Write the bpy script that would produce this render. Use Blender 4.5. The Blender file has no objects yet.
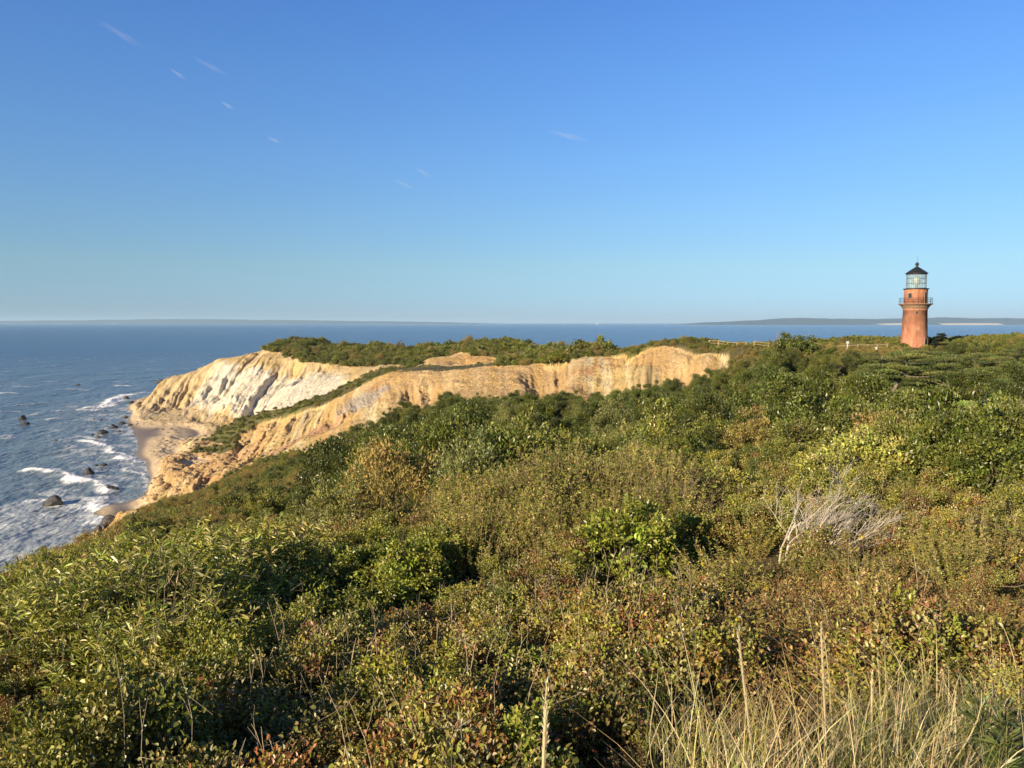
import bpy, math, random
import numpy as np
from mathutils import Vector, Matrix
random.seed(7)
RNG = np.random.default_rng(11)
SC = bpy.context.scene
COL = SC.collection
R = math.radians

# ------------------------------------------------------------------ camera, sky, sun, exposure
CAM_Z = 45.0
F_PX = 770.0
PITCH = math.atan(61.5 / F_PX)
cam_d = bpy.data.cameras.new("camera")
cam = bpy.data.objects.new("camera", cam_d)
COL.objects.link(cam)
cam.location = (0, 0, CAM_Z)
cam.rotation_euler = (math.pi / 2 - PITCH, 0, 0)
cam_d.sensor_width = 36.0
cam_d.lens = 36.0 * F_PX / 1024.0
cam_d.clip_start = 0.05
cam_d.clip_end = 150000.0
SC.camera = cam

SUN_EL, SUN_AZ = 20.0, 224.0            # azimuth clockwise from the view axis (+Y)
world = bpy.data.worlds.new("World")
SC.world = world
world.use_nodes = True
wn = world.node_tree
sky = wn.nodes.new("ShaderNodeTexSky")
sky.sky_type = 'NISHITA'
sky.sun_disc = False
sky.sun_elevation = R(SUN_EL)
sky.sun_rotation = R(SUN_AZ)
sky.altitude = 50.0
sky.air_density = 0.7
sky.dust_density = 0.1
sky.ozone_density = 5.0
bg = wn.nodes["Background"]
bg.inputs["Strength"].default_value = 0.114
# the sky whitens less towards the horizon than the clear-air model has it
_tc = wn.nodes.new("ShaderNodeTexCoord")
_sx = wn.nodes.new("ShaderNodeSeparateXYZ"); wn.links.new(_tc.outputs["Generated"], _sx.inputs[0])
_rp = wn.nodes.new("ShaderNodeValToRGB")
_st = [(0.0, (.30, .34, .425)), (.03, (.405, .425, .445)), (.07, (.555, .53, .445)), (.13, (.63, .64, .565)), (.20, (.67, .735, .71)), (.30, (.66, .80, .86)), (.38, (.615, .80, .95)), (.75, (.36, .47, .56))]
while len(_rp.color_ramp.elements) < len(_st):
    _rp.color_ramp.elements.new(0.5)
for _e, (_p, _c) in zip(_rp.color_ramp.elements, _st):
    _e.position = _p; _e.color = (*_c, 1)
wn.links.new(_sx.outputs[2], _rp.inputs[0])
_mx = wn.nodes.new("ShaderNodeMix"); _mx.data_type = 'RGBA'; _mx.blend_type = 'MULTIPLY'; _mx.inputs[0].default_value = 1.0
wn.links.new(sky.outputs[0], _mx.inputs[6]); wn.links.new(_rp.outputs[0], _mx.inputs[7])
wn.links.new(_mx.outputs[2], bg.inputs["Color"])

sun_d = bpy.data.lights.new("sun", 'SUN')
sun = bpy.data.objects.new("sun", sun_d)
COL.objects.link(sun)
sun_d.energy = 5.0
sun_d.angle = R(0.53)
sun_d.color = (1.0, 0.82, 0.56)
sdir = Vector((math.sin(R(SUN_AZ)) * math.cos(R(SUN_EL)), math.cos(R(SUN_AZ)) * math.cos(R(SUN_EL)), math.sin(R(SUN_EL))))
sun.rotation_euler = (-sdir).to_track_quat('-Z', 'Y').to_euler()
sun.location = (0, -50, 120)

SC.view_settings.view_transform = 'Standard'
SC.view_settings.look = 'None'
SC.view_settings.exposure = 1.0
SC.view_settings.gamma = 1.0
SC.view_settings.use_curve_mapping = False
SC.render.engine = 'CYCLES'
SC.cycles.max_bounces = 5
SC.cycles.diffuse_bounces = 2
SC.cycles.glossy_bounces = 2
SC.cycles.transmission_bounces = 4
SC.cycles.transparent_max_bounces = 6
SC.cycles.volume_bounces = 0
SC.cycles.use_adaptive_sampling = True
SC.cycles.adaptive_threshold = 0.015
SC.cycles.use_denoising = True

# ------------------------------------------------------------------ helpers
_cp, _sp = math.cos(PITCH), math.sin(PITCH)


def W(u, v, d):
    """World point seen at pixel (u, v) of the photograph when it lies at world depth y = d."""
    x, yu = (u - 512.0) / F_PX, (384.0 - v) / F_PX
    dy = _cp + yu * _sp
    dz = -_sp + yu * _cp
    return (x * d / dy, d, CAM_Z + dz * d / dy)


def SEA(u, v):
    """World xy of the sea-level point seen at pixel (u, v)."""
    x, yu = (u - 512.0) / F_PX, (384.0 - v) / F_PX
    dy = _cp + yu * _sp
    dz = -_sp + yu * _cp
    t = -CAM_Z / dz
    return (x * t, dy * t)


def PIX(x, y, z):
    dz = z - CAM_Z
    f = y * _cp - dz * _sp
    up = y * _sp + dz * _cp
    return 512.0 + F_PX * x / f, 384.0 - F_PX * up / f


def _hash(ix, iy, seed):
    h = (ix.astype(np.int64) * 374761393 + iy.astype(np.int64) * 668265263 + seed * 974634777) & 0xFFFFFFFF
    h = ((h ^ (h >> 13)) * 1274126177) & 0xFFFFFFFF
    h = h ^ (h >> 16)
    return (h & 0xFFFFFF) / float(0xFFFFFF)


def vnoise(x, y, seed=0):
    x = np.asarray(x, float); y = np.asarray(y, float)
    ix, iy = np.floor(x), np.floor(y)
    fx, fy = x - ix, y - iy
    fx = fx * fx * fx * (fx * (fx * 6 - 15) + 10); fy = fy * fy * fy * (fy * (fy * 6 - 15) + 10)
    a, b = _hash(ix, iy, seed), _hash(ix + 1, iy, seed)
    c, d = _hash(ix, iy + 1, seed), _hash(ix + 1, iy + 1, seed)
    return (a + (b - a) * fx) * (1 - fy) + (c + (d - c) * fx) * fy


def fbm(x, y, seed=0, oct=4, gain=0.5):
    s, a, t = 0.0, 1.0, 0.0
    for k in range(oct):
        s = s + a * vnoise(x * 2 ** k + 17.3 * k, y * 2 ** k - 9.1 * k, seed + k)
        t += a; a *= gain
    return s / t


def sstep(a, b, x):
    t = np.clip((np.asarray(x, float) - a) / (b - a), 0, 1)
    return t * t * (3 - 2 * t)


def in_poly(x, y, poly):
    inside = np.zeros(np.shape(x), bool)
    n = len(poly)
    for i in range(n):
        x0, y0 = poly[i][:2]; x1, y1 = poly[(i + 1) % n][:2]
        if y0 == y1:
            continue
        c = ((y0 > y) != (y1 > y)) & (x < (x1 - x0) * (y - y0) / (y1 - y0) + x0)
        inside ^= c
    return inside


def dist_line(x, y, pts):
    best = np.full(np.shape(x), 1e9)
    for (x0, y0), (x1, y1) in zip(pts[:-1], pts[1:]):
        dx, dy = x1 - x0, y1 - y0
        t = np.clip(((x - x0) * dx + (y - y0) * dy) / (dx * dx + dy * dy + 1e-9), 0, 1)
        best = np.minimum(best, np.hypot(x - x0 - t * dx, y - y0 - t * dy))
    return best


def mesh_np(name, verts, faces, col=None, smooth=False, uv=None):
    """verts (N,3); faces (M,k) with one k; col (N,3|4) per point."""
    me = bpy.data.meshes.new(name)
    verts = np.ascontiguousarray(verts, dtype=np.float32)
    faces = np.ascontiguousarray(faces, dtype=np.int32)
    m, k = faces.shape
    me.vertices.add(len(verts)); me.vertices.foreach_set("co", verts.ravel())
    me.loops.add(m * k); me.loops.foreach_set("vertex_index", faces.ravel())
    me.polygons.add(m)
    me.polygons.foreach_set("loop_start", np.arange(0, m * k, k, dtype=np.int32))
    try:
        me.polygons.foreach_set("loop_total", np.full(m, k, dtype=np.int32))
    except Exception:
        pass
    me.polygons.foreach_set("use_smooth", np.full(m, smooth, dtype=bool))
    if col is not None:
        c = np.ones((len(verts), 4), np.float32); c[:, :col.shape[1]] = col
        at = me.color_attributes.new("Col", 'FLOAT_COLOR', 'POINT')
        at.data.foreach_set("color", c.ravel())
    if uv is not None:
        ul = me.uv_layers.new(name="UVMap")
        ul.data.foreach_set("uv", np.ascontiguousarray(uv[faces.ravel()], dtype=np.float32).ravel())
    me.update(calc_edges=True)
    return me


class MB:
    """Collects vertices and polygons, builds one mesh object."""
    def __init__(self):
        self.v, self.f = [], []

    def add(self, vs, fs):
        o = len(self.v)
        self.v += [tuple(p) for p in vs]
        self.f += [tuple(i + o for i in f) for f in fs]

    def box(self, x0, y0, z0, x1, y1, z1, m=None):
        vs = [(x0, y0, z0), (x1, y0, z0), (x1, y1, z0), (x0, y1, z0), (x0, y0, z1), (x1, y0, z1), (x1, y1, z1), (x0, y1, z1)]
        if m is not None:
            vs = [tuple(m @ Vector(p)) for p in vs]
        self.add(vs, [(3, 2, 1, 0), (4, 5, 6, 7), (0, 1, 5, 4), (1, 2, 6, 5), (2, 3, 7, 6), (3, 0, 4, 7)])

    def tube(self, pts, rad, n=5):
        pts = [Vector(p) for p in pts]
        rings = []
        for i, p in enumerate(pts):
            t = (pts[min(i + 1, len(pts) - 1)] - pts[max(i - 1, 0)])
            t = t.normalized() if t.length > 1e-9 else Vector((0, 0, 1))
            a = t.cross(Vector((0, 0, 1)) if abs(t.z) < 0.9 else Vector((1, 0, 0))).normalized()
            b = t.cross(a)
            r = rad[i] if hasattr(rad, '__len__') else rad
            rings.append([p + (a * math.cos(2 * math.pi * k / n) + b * math.sin(2 * math.pi * k / n)) * r for k in range(n)])
        vs = [q for ring in rings for q in ring]
        fs = []
        for i in range(len(pts) - 1):
            for k in range(n):
                a0, a1 = i * n + k, i * n + (k + 1) % n
                fs.append((a0, a1, a1 + n, a0 + n))
        fs.append(tuple(range(n))[::-1]); fs.append(tuple((len(pts) - 1) * n + k for k in range(n)))
        self.add(vs, fs)

    def lathe(self, prof, n=40):
        """prof: list of (r, z) from bottom to top."""
        vs, fs = [], []
        for r, z in prof:
            for k in range(n):
                a = 2 * math.pi * k / n
                vs.append((r * math.cos(a), r * math.sin(a), z))
        for i in range(len(prof) - 1):
            for k in range(n):
                a0, a1 = i * n + k, i * n + (k + 1) % n
                fs.append((a0, a1, a1 + n, a0 + n))
        fs.append(tuple(range(n))[::-1]); fs.append(tuple((len(prof) - 1) * n + k for k in range(n)))
        self.add(vs, fs)

    def mesh(self, name, smooth=False):
        me = bpy.data.meshes.new(name)
        me.from_pydata(self.v, [], self.f)
        if smooth:
            me.polygons.foreach_set("use_smooth", np.ones(len(me.polygons), bool))
        me.update()
        return me

    def build(self, name, mat, parent=None, smooth=False, loc=None):
        return link(name, self.mesh(name, smooth), mat, parent, loc)


def link(name, me, mat=None, parent=None, loc=None):
    o = bpy.data.objects.new(name, me)
    if mat is not None and not me.materials:
        me.materials.append(mat)
    COL.objects.link(o)
    if parent is not None:
        o.parent = parent
    if loc is not None:
        o.location = loc
    return o


def tag(o, label=None, cat=None, group=None, kind=None):
    if label: o["label"] = label
    if cat: o["category"] = cat
    if group: o["group"] = group
    if kind: o["kind"] = kind
    return o


def empty(name, loc, rz=0.0, scale=1.0):
    o = bpy.data.objects.new(name, None)
    COL.objects.link(o)
    o.location = loc
    o.rotation_euler = (0, 0, rz)
    o.scale = (scale, scale, scale)
    o.empty_display_size = 0.3
    return o


# ------------------------------------------------------------------ materials
def new_mat(name):
    m = bpy.data.materials.new(name)
    m.use_nodes = True
    nt = m.node_tree
    b = nt.nodes["Principled BSDF"]
    return m, nt, b


def N(nt, t, **kw):
    n = nt.nodes.new(t)
    for k, v in kw.items():
        if k.startswith("i_"):
            n.inputs[k[2:].replace("_", " ")].default_value = v
        else:
            setattr(n, k, v)
    return n


def mixc(nt, fac, a, b, mode='MIX'):
    n = nt.nodes.new("ShaderNodeMix")
    n.data_type = 'RGBA'; n.blend_type = mode
    for sock, val in ((n.inputs[0], fac), (n.inputs[6], a), (n.inputs[7], b)):
        if hasattr(val, 'is_output'):
            nt.links.new(val, sock)
        elif isinstance(val, (tuple, list)):
            sock.default_value = (*val, 1.0) if len(val) == 3 else val
        else:
            sock.default_value = val
    return n.outputs[2]


def ramp(nt, src, stops):
    n = nt.nodes.new("ShaderNodeValToRGB")
    e = n.color_ramp.elements
    while len(e) < len(stops):
        e.new(0.5)
    for k, (p, c) in enumerate(stops):
        e[k].position = p
        e[k].color = (*c, 1) if isinstance(c, (tuple, list)) else (c, c, c, 1)
    nt.links.new(src, n.inputs[0])
    return n.outputs[0]


def bump(nt, b, src, strength, dist):
    n = nt.nodes.new("ShaderNodeBump")
    n.inputs["Strength"].default_value = strength
    n.inputs["Distance"].default_value = dist
    nt.links.new(src, n.inputs["Height"])
    nt.links.new(n.outputs[0], b.inputs["Normal"])
    return n


def noise(nt, scale, detail=4.0, rough=0.55, vec=None, dist=0.0):
    n = nt.nodes.new("ShaderNodeTexNoise")
    n.inputs["Scale"].default_value = scale
    n.inputs["Detail"].default_value = detail
    n.inputs["Roughness"].default_value = rough
    n.inputs["Distortion"].default_value = dist
    if vec is not None:
        nt.links.new(vec, n.inputs["Vector"])
    return n.outputs[0]


def geo_pos(nt):
    return nt.nodes.new("ShaderNodeNewGeometry").outputs["Position"]


def plain(name, col, rough=0.7, spec=0.3, metal=0.0, var=0.25, scale=3.0):
    """A painted, stone or metal surface with mottled wear."""
    m, nt, b = new_mat(name)
    tc = nt.nodes.new("ShaderNodeTexCoord").outputs["Object"]
    nz = noise(nt, scale, 5, 0.6, tc)
    r = ramp(nt, nz, [(0.3, tuple(c * (1 - var) for c in col)), (0.7, tuple(min(1, c * (1 + var)) for c in col))])
    nt.links.new(r, b.inputs["Base Color"])
    b.inputs["Roughness"].default_value = rough
    b.inputs["Specular IOR Level"].default_value = spec
    b.inputs["Metallic"].default_value = metal
    bump(nt, b, noise(nt, scale * 6, 4, 0.6, tc), 0.3, 0.02)
    return m


def leaf_mat(name, trans=0.3, spec=0.35, rough=0.5, vary=0.35):
    """Leaves: colour from the mesh's own leaf colours, with a tint per plant."""
    m, nt, b = new_mat(name)
    at = N(nt, "ShaderNodeAttribute", attribute_name="Col").outputs["Color"]
    oi = nt.nodes.new("ShaderNodeObjectInfo").outputs["Random"]
    tint = ramp(nt, oi, [(0.0, (1 - vary, 1 - vary, 1 - vary)), (0.35, (1.0, 1.02, 0.95)), (0.7, (1 + vary * .6, 1 + vary * .45, 1 - vary * .2)), (1.0, (1 - vary * .2, 1.0, 1 - vary * .1))])
    c = mixc(nt, 1.0, at, tint, 'MULTIPLY')
    nt.links.new(c, b.inputs["Base Color"])
    b.inputs["Roughness"].default_value = rough
    b.inputs["Specular IOR Level"].default_value = spec
    tr = nt.nodes.new("ShaderNodeBsdfTranslucent")
    c2 = mixc(nt, 1.0, c, (1.25, 1.2, 0.6), 'MULTIPLY')
    nt.links.new(c2, tr.inputs["Color"])
    mx = nt.nodes.new("ShaderNodeMixShader")
    mx.inputs[0].default_value = trans
    nt.links.new(b.outputs[0], mx.inputs[1]); nt.links.new(tr.outputs[0], mx.inputs[2])
    nt.links.new(mx.outputs[0], nt.nodes["Material Output"].inputs["Surface"])
    return m


def col_mat(name, rough=0.8, spec=0.2):
    m, nt, b = new_mat(name)
    at = N(nt, "ShaderNodeAttribute", attribute_name="Col").outputs["Color"]
    nt.links.new(at, b.inputs["Base Color"])
    b.inputs["Roughness"].default_value = rough
    b.inputs["Specular IOR Level"].default_value = spec
    return m


M_LEAF = leaf_mat("leaf_blades", 0.28, 0.5, 0.4)
M_NEEDLE = leaf_mat("pine_needles", 0.12, 0.25, 0.6, 0.2)
M_DRYLEAF = leaf_mat("dry_leaves", 0.25, 0.15, 0.7)
M_GRASS = leaf_mat("grass_blades", 0.3, 0.3, 0.55, 0.2)
M_TWIG = plain("twig_bark", (0.11, 0.085, 0.06), 0.85, 0.15, 0, 0.35, 9)
M_DRYTWIG = plain("dry_stem", (0.24, 0.18, 0.11), 0.85, 0.15, 0, 0.35, 9)
M_DEAD = plain("weathered_dead_wood", (0.44, 0.385, 0.32), 0.85, 0.2, 0, 0.3, 7)
M_BARK = plain("pine_bark", (0.17, 0.14, 0.115), 0.9, 0.15, 0, 0.4, 6)

# ------------------------------------------------------------------ terrain: control points -> height
CTRL = []


def cp(u, v, d, h=0.0):
    x, y, z = W(u, v, d)
    CTRL.append((x, y, z - h))


def cd(u, d, drop):
    x = (u - 512.0) / F_PX * d / (_cp) * 1.0
    CTRL.append((x, d, CAM_Z - drop))


rows = {3: (3.3, 3.3, 3.3, 3.1, 2.7, 2.6, 2.6), 6: (4.2, 4.1, 4.1, 3.9, 3.45, 3.3, 3.3), 10: (5.2, 5.0, 5.0, 4.8, 4.4, 4.2, 4.1), 15: (6.3, 6.0, 5.8, 5.4, 5.0, 4.8, 4.7),
        20: (8.2, 7.2, 6.5, 5.7, 5.3, 5.1, 5.0), 27: (11.5, 9.1, 7.8, 6.3, 5.6, 5.3, 5.2), 40: (19, 13.2, 10.3, 8.4, 7.6, 7.3, 6.9),
        60: (33, 22, 14.2, 10.8, 8.3, 8.2, 7.5), 90: (44, 34, 18, 12.6, 10.3, 9.8, 8.0)}
for d, dr in rows.items():
    for u, q in zip((-80, 60, 300, 512, 720, 900, 1040), dr):
        cd(u, d, q)
for d in (-30, -12, 0.5):
    for x in (-30, -14, 0, 14, 30):
        CTRL.append((x, d, CAM_Z - 2.6 - 0.004 * x * x - (6 if x < -20 else 0)))
cd(125, 60, 16.8); cd(125, 90, 24.2); cd(200, 90, 22.2); cd(200, 60, 16.0); cd(400, 90, 14.6); cd(400, 120, 15.8); cd(300, 120, 21.0)
cd(512, 130, 15.0); cd(620, 110, 12.6); cd(620, 80, 11.2); cd(800, 60, 8.3); cd(800, 90, 10.0); cd(800, 120, 7.4); cd(800, 150, 5.5)
cd(900, 120, 7.9); cd(916, 150, 4.6); cd(1040, 120, 6.4); cd(1040, 150, 4.9); cd(700, 120, 11.2); cd(1250, 60, 6.5); cd(1250, 120, 5.0); cd(1250, 150, 4.5)
VEG_EDGE = [(125, 512, 112), (160, 497, 120), (200, 490, 128), (230, 471, 134), (260, 454, 140), (300, 441, 147), (340, 429, 150), (400, 401, 158),
            (450, 388, 160), (520, 388, 160), (600, 391, 150), (650, 379, 145), (700, 370, 143), (738, 353, 146)]
for k, p in enumerate(VEG_EDGE):
    cp(*p, 2.8 if k > 4 else 1.5)
CREST = [(738, 349, 151), (690, 350, 164), (637, 351, 177), (605, 356, 186), (575, 356, 192), (515, 364, 206), (475, 367, 216), (430, 371, 226), (392, 373, 235), (370, 380, 238),
         (350, 391, 240), (307, 413, 242), (257, 440, 240), (220, 457, 238), (190, 468, 234)]
for p in CREST:
    cp(*p)
for u, v, d in [(300, 432, 190), (350, 411, 195), (400, 397, 198), (250, 455, 190), (210, 470, 185), (450, 384, 188), (520, 379, 185), (575, 374, 172), (640, 366, 162), (695, 361, 152)]:
    cp(u, v, d)
for p in [(150, 492, 0), (135, 508, 0), (110, 512, 0)]:
    x, y = SEA(p[0], p[1]); CTRL.append((x, y, 0.8))
RIM = [(275, 345, 420), (262, 350, 400), (281, 353, 385), (302, 360, 360), (330, 363, 345), (375, 366, 332)]
for p in RIM:
    cp(*p)
FACE_BASE = [(165, 431, 318), (190, 435, 312), (220, 426, 305), (250, 413, 300), (285, 406, 295), (310, 399, 290), (345, 385, 286), (380, 369, 292), (417, 365, 300)]
for p in FACE_BASE:
    cp(*p)
for p in [(215, 443, 262), (250, 432, 258), (300, 411, 256), (345, 393, 256), (380, 376, 258)]:
    cp(*p)
for p in [(215, 359, 410), (185, 373, 400), (165, 381, 392), (150, 391, 398), (133, 403, 430)]:
    cp(*p)
for p in [(185, 405, 352), (215, 392, 352), (250, 380, 350), (290, 375, 338), (330, 378, 322)]:       # the white face
    cp(*p)
for u, v, d, h in [(285, 341, 450, 1.5), (320, 342, 470, 1.5), (360, 346, 440, 1.5), (385, 343, 420, 1.6), (427, 345, 390, 1.6), (475, 340, 350, 1.6), (515, 342, 330, 1.6), (540, 346, 300, 1.5),
                   (565, 348, 275, 1.5), (595, 351, 245, 1.5), (615, 351, 230, 1.5), (330, 352, 400, 1.2), (400, 352, 370, 1.2), (452, 352, 318, 1.2), (652, 340, 172, 1.8), (690, 338, 166, 1.8),
                   (420, 363, 300, 0), (460, 364, 285, 0), (515, 362, 262, 0), (560, 356, 230, 1.2), (455, 354, 308, 0), (500, 356, 290, 0.8), (735, 342, 160, 1.5)]:
    cp(u, v, d, h)
for u, d, z in [(200, 500, -4), (130, 470, -3), (260, 540, -4), (320, 580, -4), (400, 560, -4), (480, 500, -4), (560, 420, -4), (640, 360, -4), (720, 330, -4), (850, 320, -4), (1000, 320, -4), (1200, 320, -4),
                (700, 210, 37), (850, 200, 39), (1000, 200, 40), (1200, 200, 40), (560, 700, -6), (900, 600, -6), (300, 800, -6), (60, 700, -6), (1200, 600, -6)]:
    CTRL.append(((u - 512) / F_PX * d, d, z))
for u, v, z in [(130, 512, .2), (150, 480, 0), (146, 465, 0), (137, 447, 0), (134, 434, 0), (126, 426, -.2), (131, 413, -.1), (130, 400, -.3)]:
    x, y = SEA(u, v); CTRL.append((x, y, z))
    CTRL.append((x - 28, y - 6, -2.2))
for y in (30, 70, 110, 150):
    CTRL.append((-84 - .04 * y, y, -0.2)); CTRL.append((-112 - .04 * y, y, -2.4)); CTRL.append((-75, y, 1.5))
for x, y in [(-400, 100), (-400, 300), (-400, 500), (-260, 200), (-300, 400), (-250, 40), (-200, -20), (-230, 300), (-270, 470)]:
    CTRL.append((x, y, -6))
for u, v in [(170, 440), (160, 455), (158, 475), (180, 455)]:
    x, y = SEA(u, v); CTRL.append((x, y, 1.4))
cp(185, 445, 260); cp(178, 455, 244); cp(195, 440, 272)
for p in [(166, 470, 216), (156, 480, 203), (176, 461, 231), (190, 470, 208), (175, 480, 193), (205, 462, 222)]:
    cp(*p)
# the bluff's foot, beyond the shrubs at the left
for p in [(100, 521, 135), (118, 512, 140)]:
    cp(*p)
_C = np.array(CTRL)
_, _ui = np.unique(np.round(_C[:, :2], 1), axis=0, return_index=True)
_C = _C[np.sort(_ui)]


BEACH_POLY = [SEA(*p) for p in [(145, 438), (150, 428), (175, 424), (200, 428), (205, 440), (190, 455), (170, 475), (152, 500), (148, 485), (152, 470), (149, 455)]]


def _warp(x, y):
    """Depth is compressed with range so that near points, set close together, are not smoothed away."""
    r = np.hypot(x, y) + 1e-6
    s = 40.0 * np.log1p(r / 25.0) / r
    return x * s, y * s


_wx, _wy = _warp(_C[:, 0], _C[:, 1])
_K = np.sqrt((_wx[:, None] - _wx) ** 2 + (_wy[:, None] - _wy) ** 2 + 0.8)
_n = len(_C)
_A = np.zeros((_n + 3, _n + 3)); _A[:_n, :_n] = _K + np.eye(_n) * (-0.02)
_A[:_n, _n:] = np.c_[np.ones(_n), _wx, _wy]; _A[_n:, :_n] = _A[:_n, _n:].T
_w = np.linalg.solve(_A, np.r_[_C[:, 2], 0, 0, 0])


def base_h(x, y):
    x = np.asarray(x, float).ravel(); y = np.asarray(y, float).ravel()
    out = np.empty(len(x))
    for i in range(0, len(x), 60000):
        a, b = _warp(x[i:i + 60000], y[i:i + 60000])
        k = np.sqrt((a[:, None] - _wx) ** 2 + (b[:, None] - _wy) ** 2 + 0.8)
        out[i:i + 60000] = k @ _w[:_n] + _w[_n] + _w[_n + 1] * a + _w[_n + 2] * b
    m = in_poly(x, y, BEACH_POLY)
    if m.any():
        dd = dist_line(x[m], y[m], BEACH_POLY + BEACH_POLY[:1])
        out[m] = np.maximum(out[m], 1.5 * sstep(-2, 16, dd))
    return np.clip(out, -8, 60)


def xy(pts):
    return [W(*p)[:2] for p in pts]


BARE_POLY = xy(VEG_EDGE) + xy(CREST[:9]) + xy([(417, 365, 300), (375, 366, 332)]) + xy(RIM[::-1][1:]) + [(-130, 520), (-420, 560), (-420, 60)] + xy([(40, 548, 72), (72, 536, 84), (98, 524, 98)])
EXPO_POLY = xy([(408, 368, 285), (440, 367, 270), (475, 366, 262), (520, 363, 250), (518, 356, 262), (495, 352.5, 292), (455, 350, 316), (425, 356, 312)])
G1 = xy([(192, 450, 270), (205, 436, 300), (222, 427, 302), (250, 415, 297), (285, 407, 293), (310, 399, 290), (345, 386, 288), (380, 368, 295), (417, 363, 303), (420, 370, 262), (385, 377, 257),
         (345, 394, 252), (312, 408, 253), (285, 414, 270), (255, 425, 276), (225, 439, 262)])
G2 = xy([(180, 465, 240), (200, 452, 256), (238, 440, 255), (236, 447, 246), (207, 459, 244)])


def bare_mask(x, y, z):
    wx = x + (fbm(x * .16, y * .16, 5, 4) - .5) * 7.0
    wy = y + (fbm(x * .16, y * .16, 9, 4) - .5) * 9.0
    m = in_poly(wx, wy, BARE_POLY) | in_poly(wx, wy, EXPO_POLY)
    m &= ~in_poly(wx, wy, G1) & ~in_poly(wx, wy, G2)
    m |= (z < 2.2 + 1.5 * fbm(x * .1, y * .1, 3)) & (x < 20)
    m |= (y > 200) & (z < 16) & (x > 0)
    return m


def detail(x, y, z, bare, slope):
    """Erosion: gullies running down the bare faces, rubble on the talus, hummocks under the shrubs."""
    far = sstep(262, 285, y + 0.25 * (x + 60))
    wob = (fbm(x * .05, y * .05, 21, 3) - .5) * 16
    q = x / np.maximum(y, 20)
    s1 = 195 * q - .16 * sstep(-.18, -.34, q) * (y - 200) + wob * .15
    s2 = x + 0.02 * y + wob * .35
    s = s1 * (1 - far) + s2 * far
    t = y
    g = 0
    for f, a, sd in ((.045, 1.7, 31), (.12, .9, 32), (.24, .55, 33), (.55, .32, 34), (1.1, .16, 35)):
        n = fbm(s * f, t * f * .05, sd, 2)
        g = g + a * (1 - np.abs(2 * n - 1) * 2.2)
    k = sstep(.12, .5, slope) * bare * sstep(2.0, 6.0, z) * (.25 + 1.5 * sstep(.25, .75, fbm(s * .028, t * .035, 36, 2)))
    z = z + (fbm(x * .11, y * .11, 58, 3) - .5) * 2.2 * bare * sstep(8, 16, z)
    zz = z - np.clip(g, -2.6, 2.6) * (.95 + .55 * far) * k
    strata = np.sin(z * 1.9 + 2.5 * fbm(x * .03, y * .03, 41)) * .12 * k
    rub = (fbm(x * .55, y * .55, 51, 3) - .5) * (1.3 * bare * sstep(.2, 2.5, z) * (1 - sstep(9, 16, z)) + .6 * bare)
    rub = rub + (fbm(x * 1.6, y * 1.6, 57, 3) - .5) * .45 * bare
    hum = (fbm(x * .12, y * .12, 61, 3) - .5) * 1.0 * (1 - bare) * sstep(8, 40, np.hypot(x, y))
    return zz + strata + rub * sstep(.4, 1.5, z) + hum + (fbm(x * .9, y * .9, 71, 2) - .5) * .12 * sstep(1.2, 2.5, z)


def slope_of(fn, x, y, e=1.2):
    return np.hypot(fn(x + e, y) - fn(x - e, y), fn(x, y + e) - fn(x, y - e)) / (2 * e)


def ground_z(x, y):
    x = np.atleast_1d(np.asarray(x, float)); y = np.atleast_1d(np.asarray(y, float))
    z = base_h(x, y)
    b = bare_mask(x, y, z).astype(float)
    return detail(x, y, z, b, slope_of(base_h, x, y))


rr = np.concatenate([np.geomspace(0.8, 30, 150, endpoint=False), np.geomspace(30, 110, 140, endpoint=False), np.geomspace(110, 480, 520, endpoint=False), np.geomspace(480, 900, 40)])
th = np.radians(np.concatenate([np.linspace(-75, -31, 70, endpoint=False), np.linspace(-31, 17, 760, endpoint=False), np.linspace(17, 75, 150)]))
TH, RR = np.meshgrid(th, rr)
GX, GY = (RR * np.sin(TH)).ravel(), (RR * np.cos(TH)).ravel() - 0.6
gz0 = base_h(GX, GY)
nr, nc = len(rr), len(th)
Z2 = gz0.reshape(nr, nc)
dr = np.gradient(Z2, rr, axis=0); dt = np.gradient(Z2, th, axis=1) / RR
gslope = np.hypot(dr, dt).ravel()
gbare = bare_mask(GX, GY, gz0)
b2 = gbare.reshape(nr, nc).astype(float)
for _ in range(2):
    b2 = (b2 + np.roll(b2, 1, 0) + np.roll(b2, -1, 0) + np.roll(b2, 1, 1) + np.roll(b2, -1, 1)) / 5
GZ = detail(GX, GY, gz0, b2.ravel(), gslope)

# colours of the bare earth (clay beds and stains with a place of their own, some painted gully shade)
farm = sstep(262, 285, GY + 0.25 * (GX + 60))
n1 = fbm(GX * .05, GY * .05, 81, 4); n2 = fbm(GX * .3, GY * .3, 82, 3)
_q = GX / np.maximum(GY, 20); s1 = 195 * _q - .16 * sstep(-.18, -.34, _q) * (GY - 200) + (n1 - .5) * 3; s2 = GX + .02 * GY + (n1 - .5) * 6
streak = fbm(np.where(farm > .5, s2, s1) * .45, GZ * .06, 83, 4)
streak2 = fbm(np.where(farm > .5, s2, s1) * .12, GZ * .03, 84, 3)


def lerp(a, b, t):
    return a + (b - a) * t[:, None]


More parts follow.
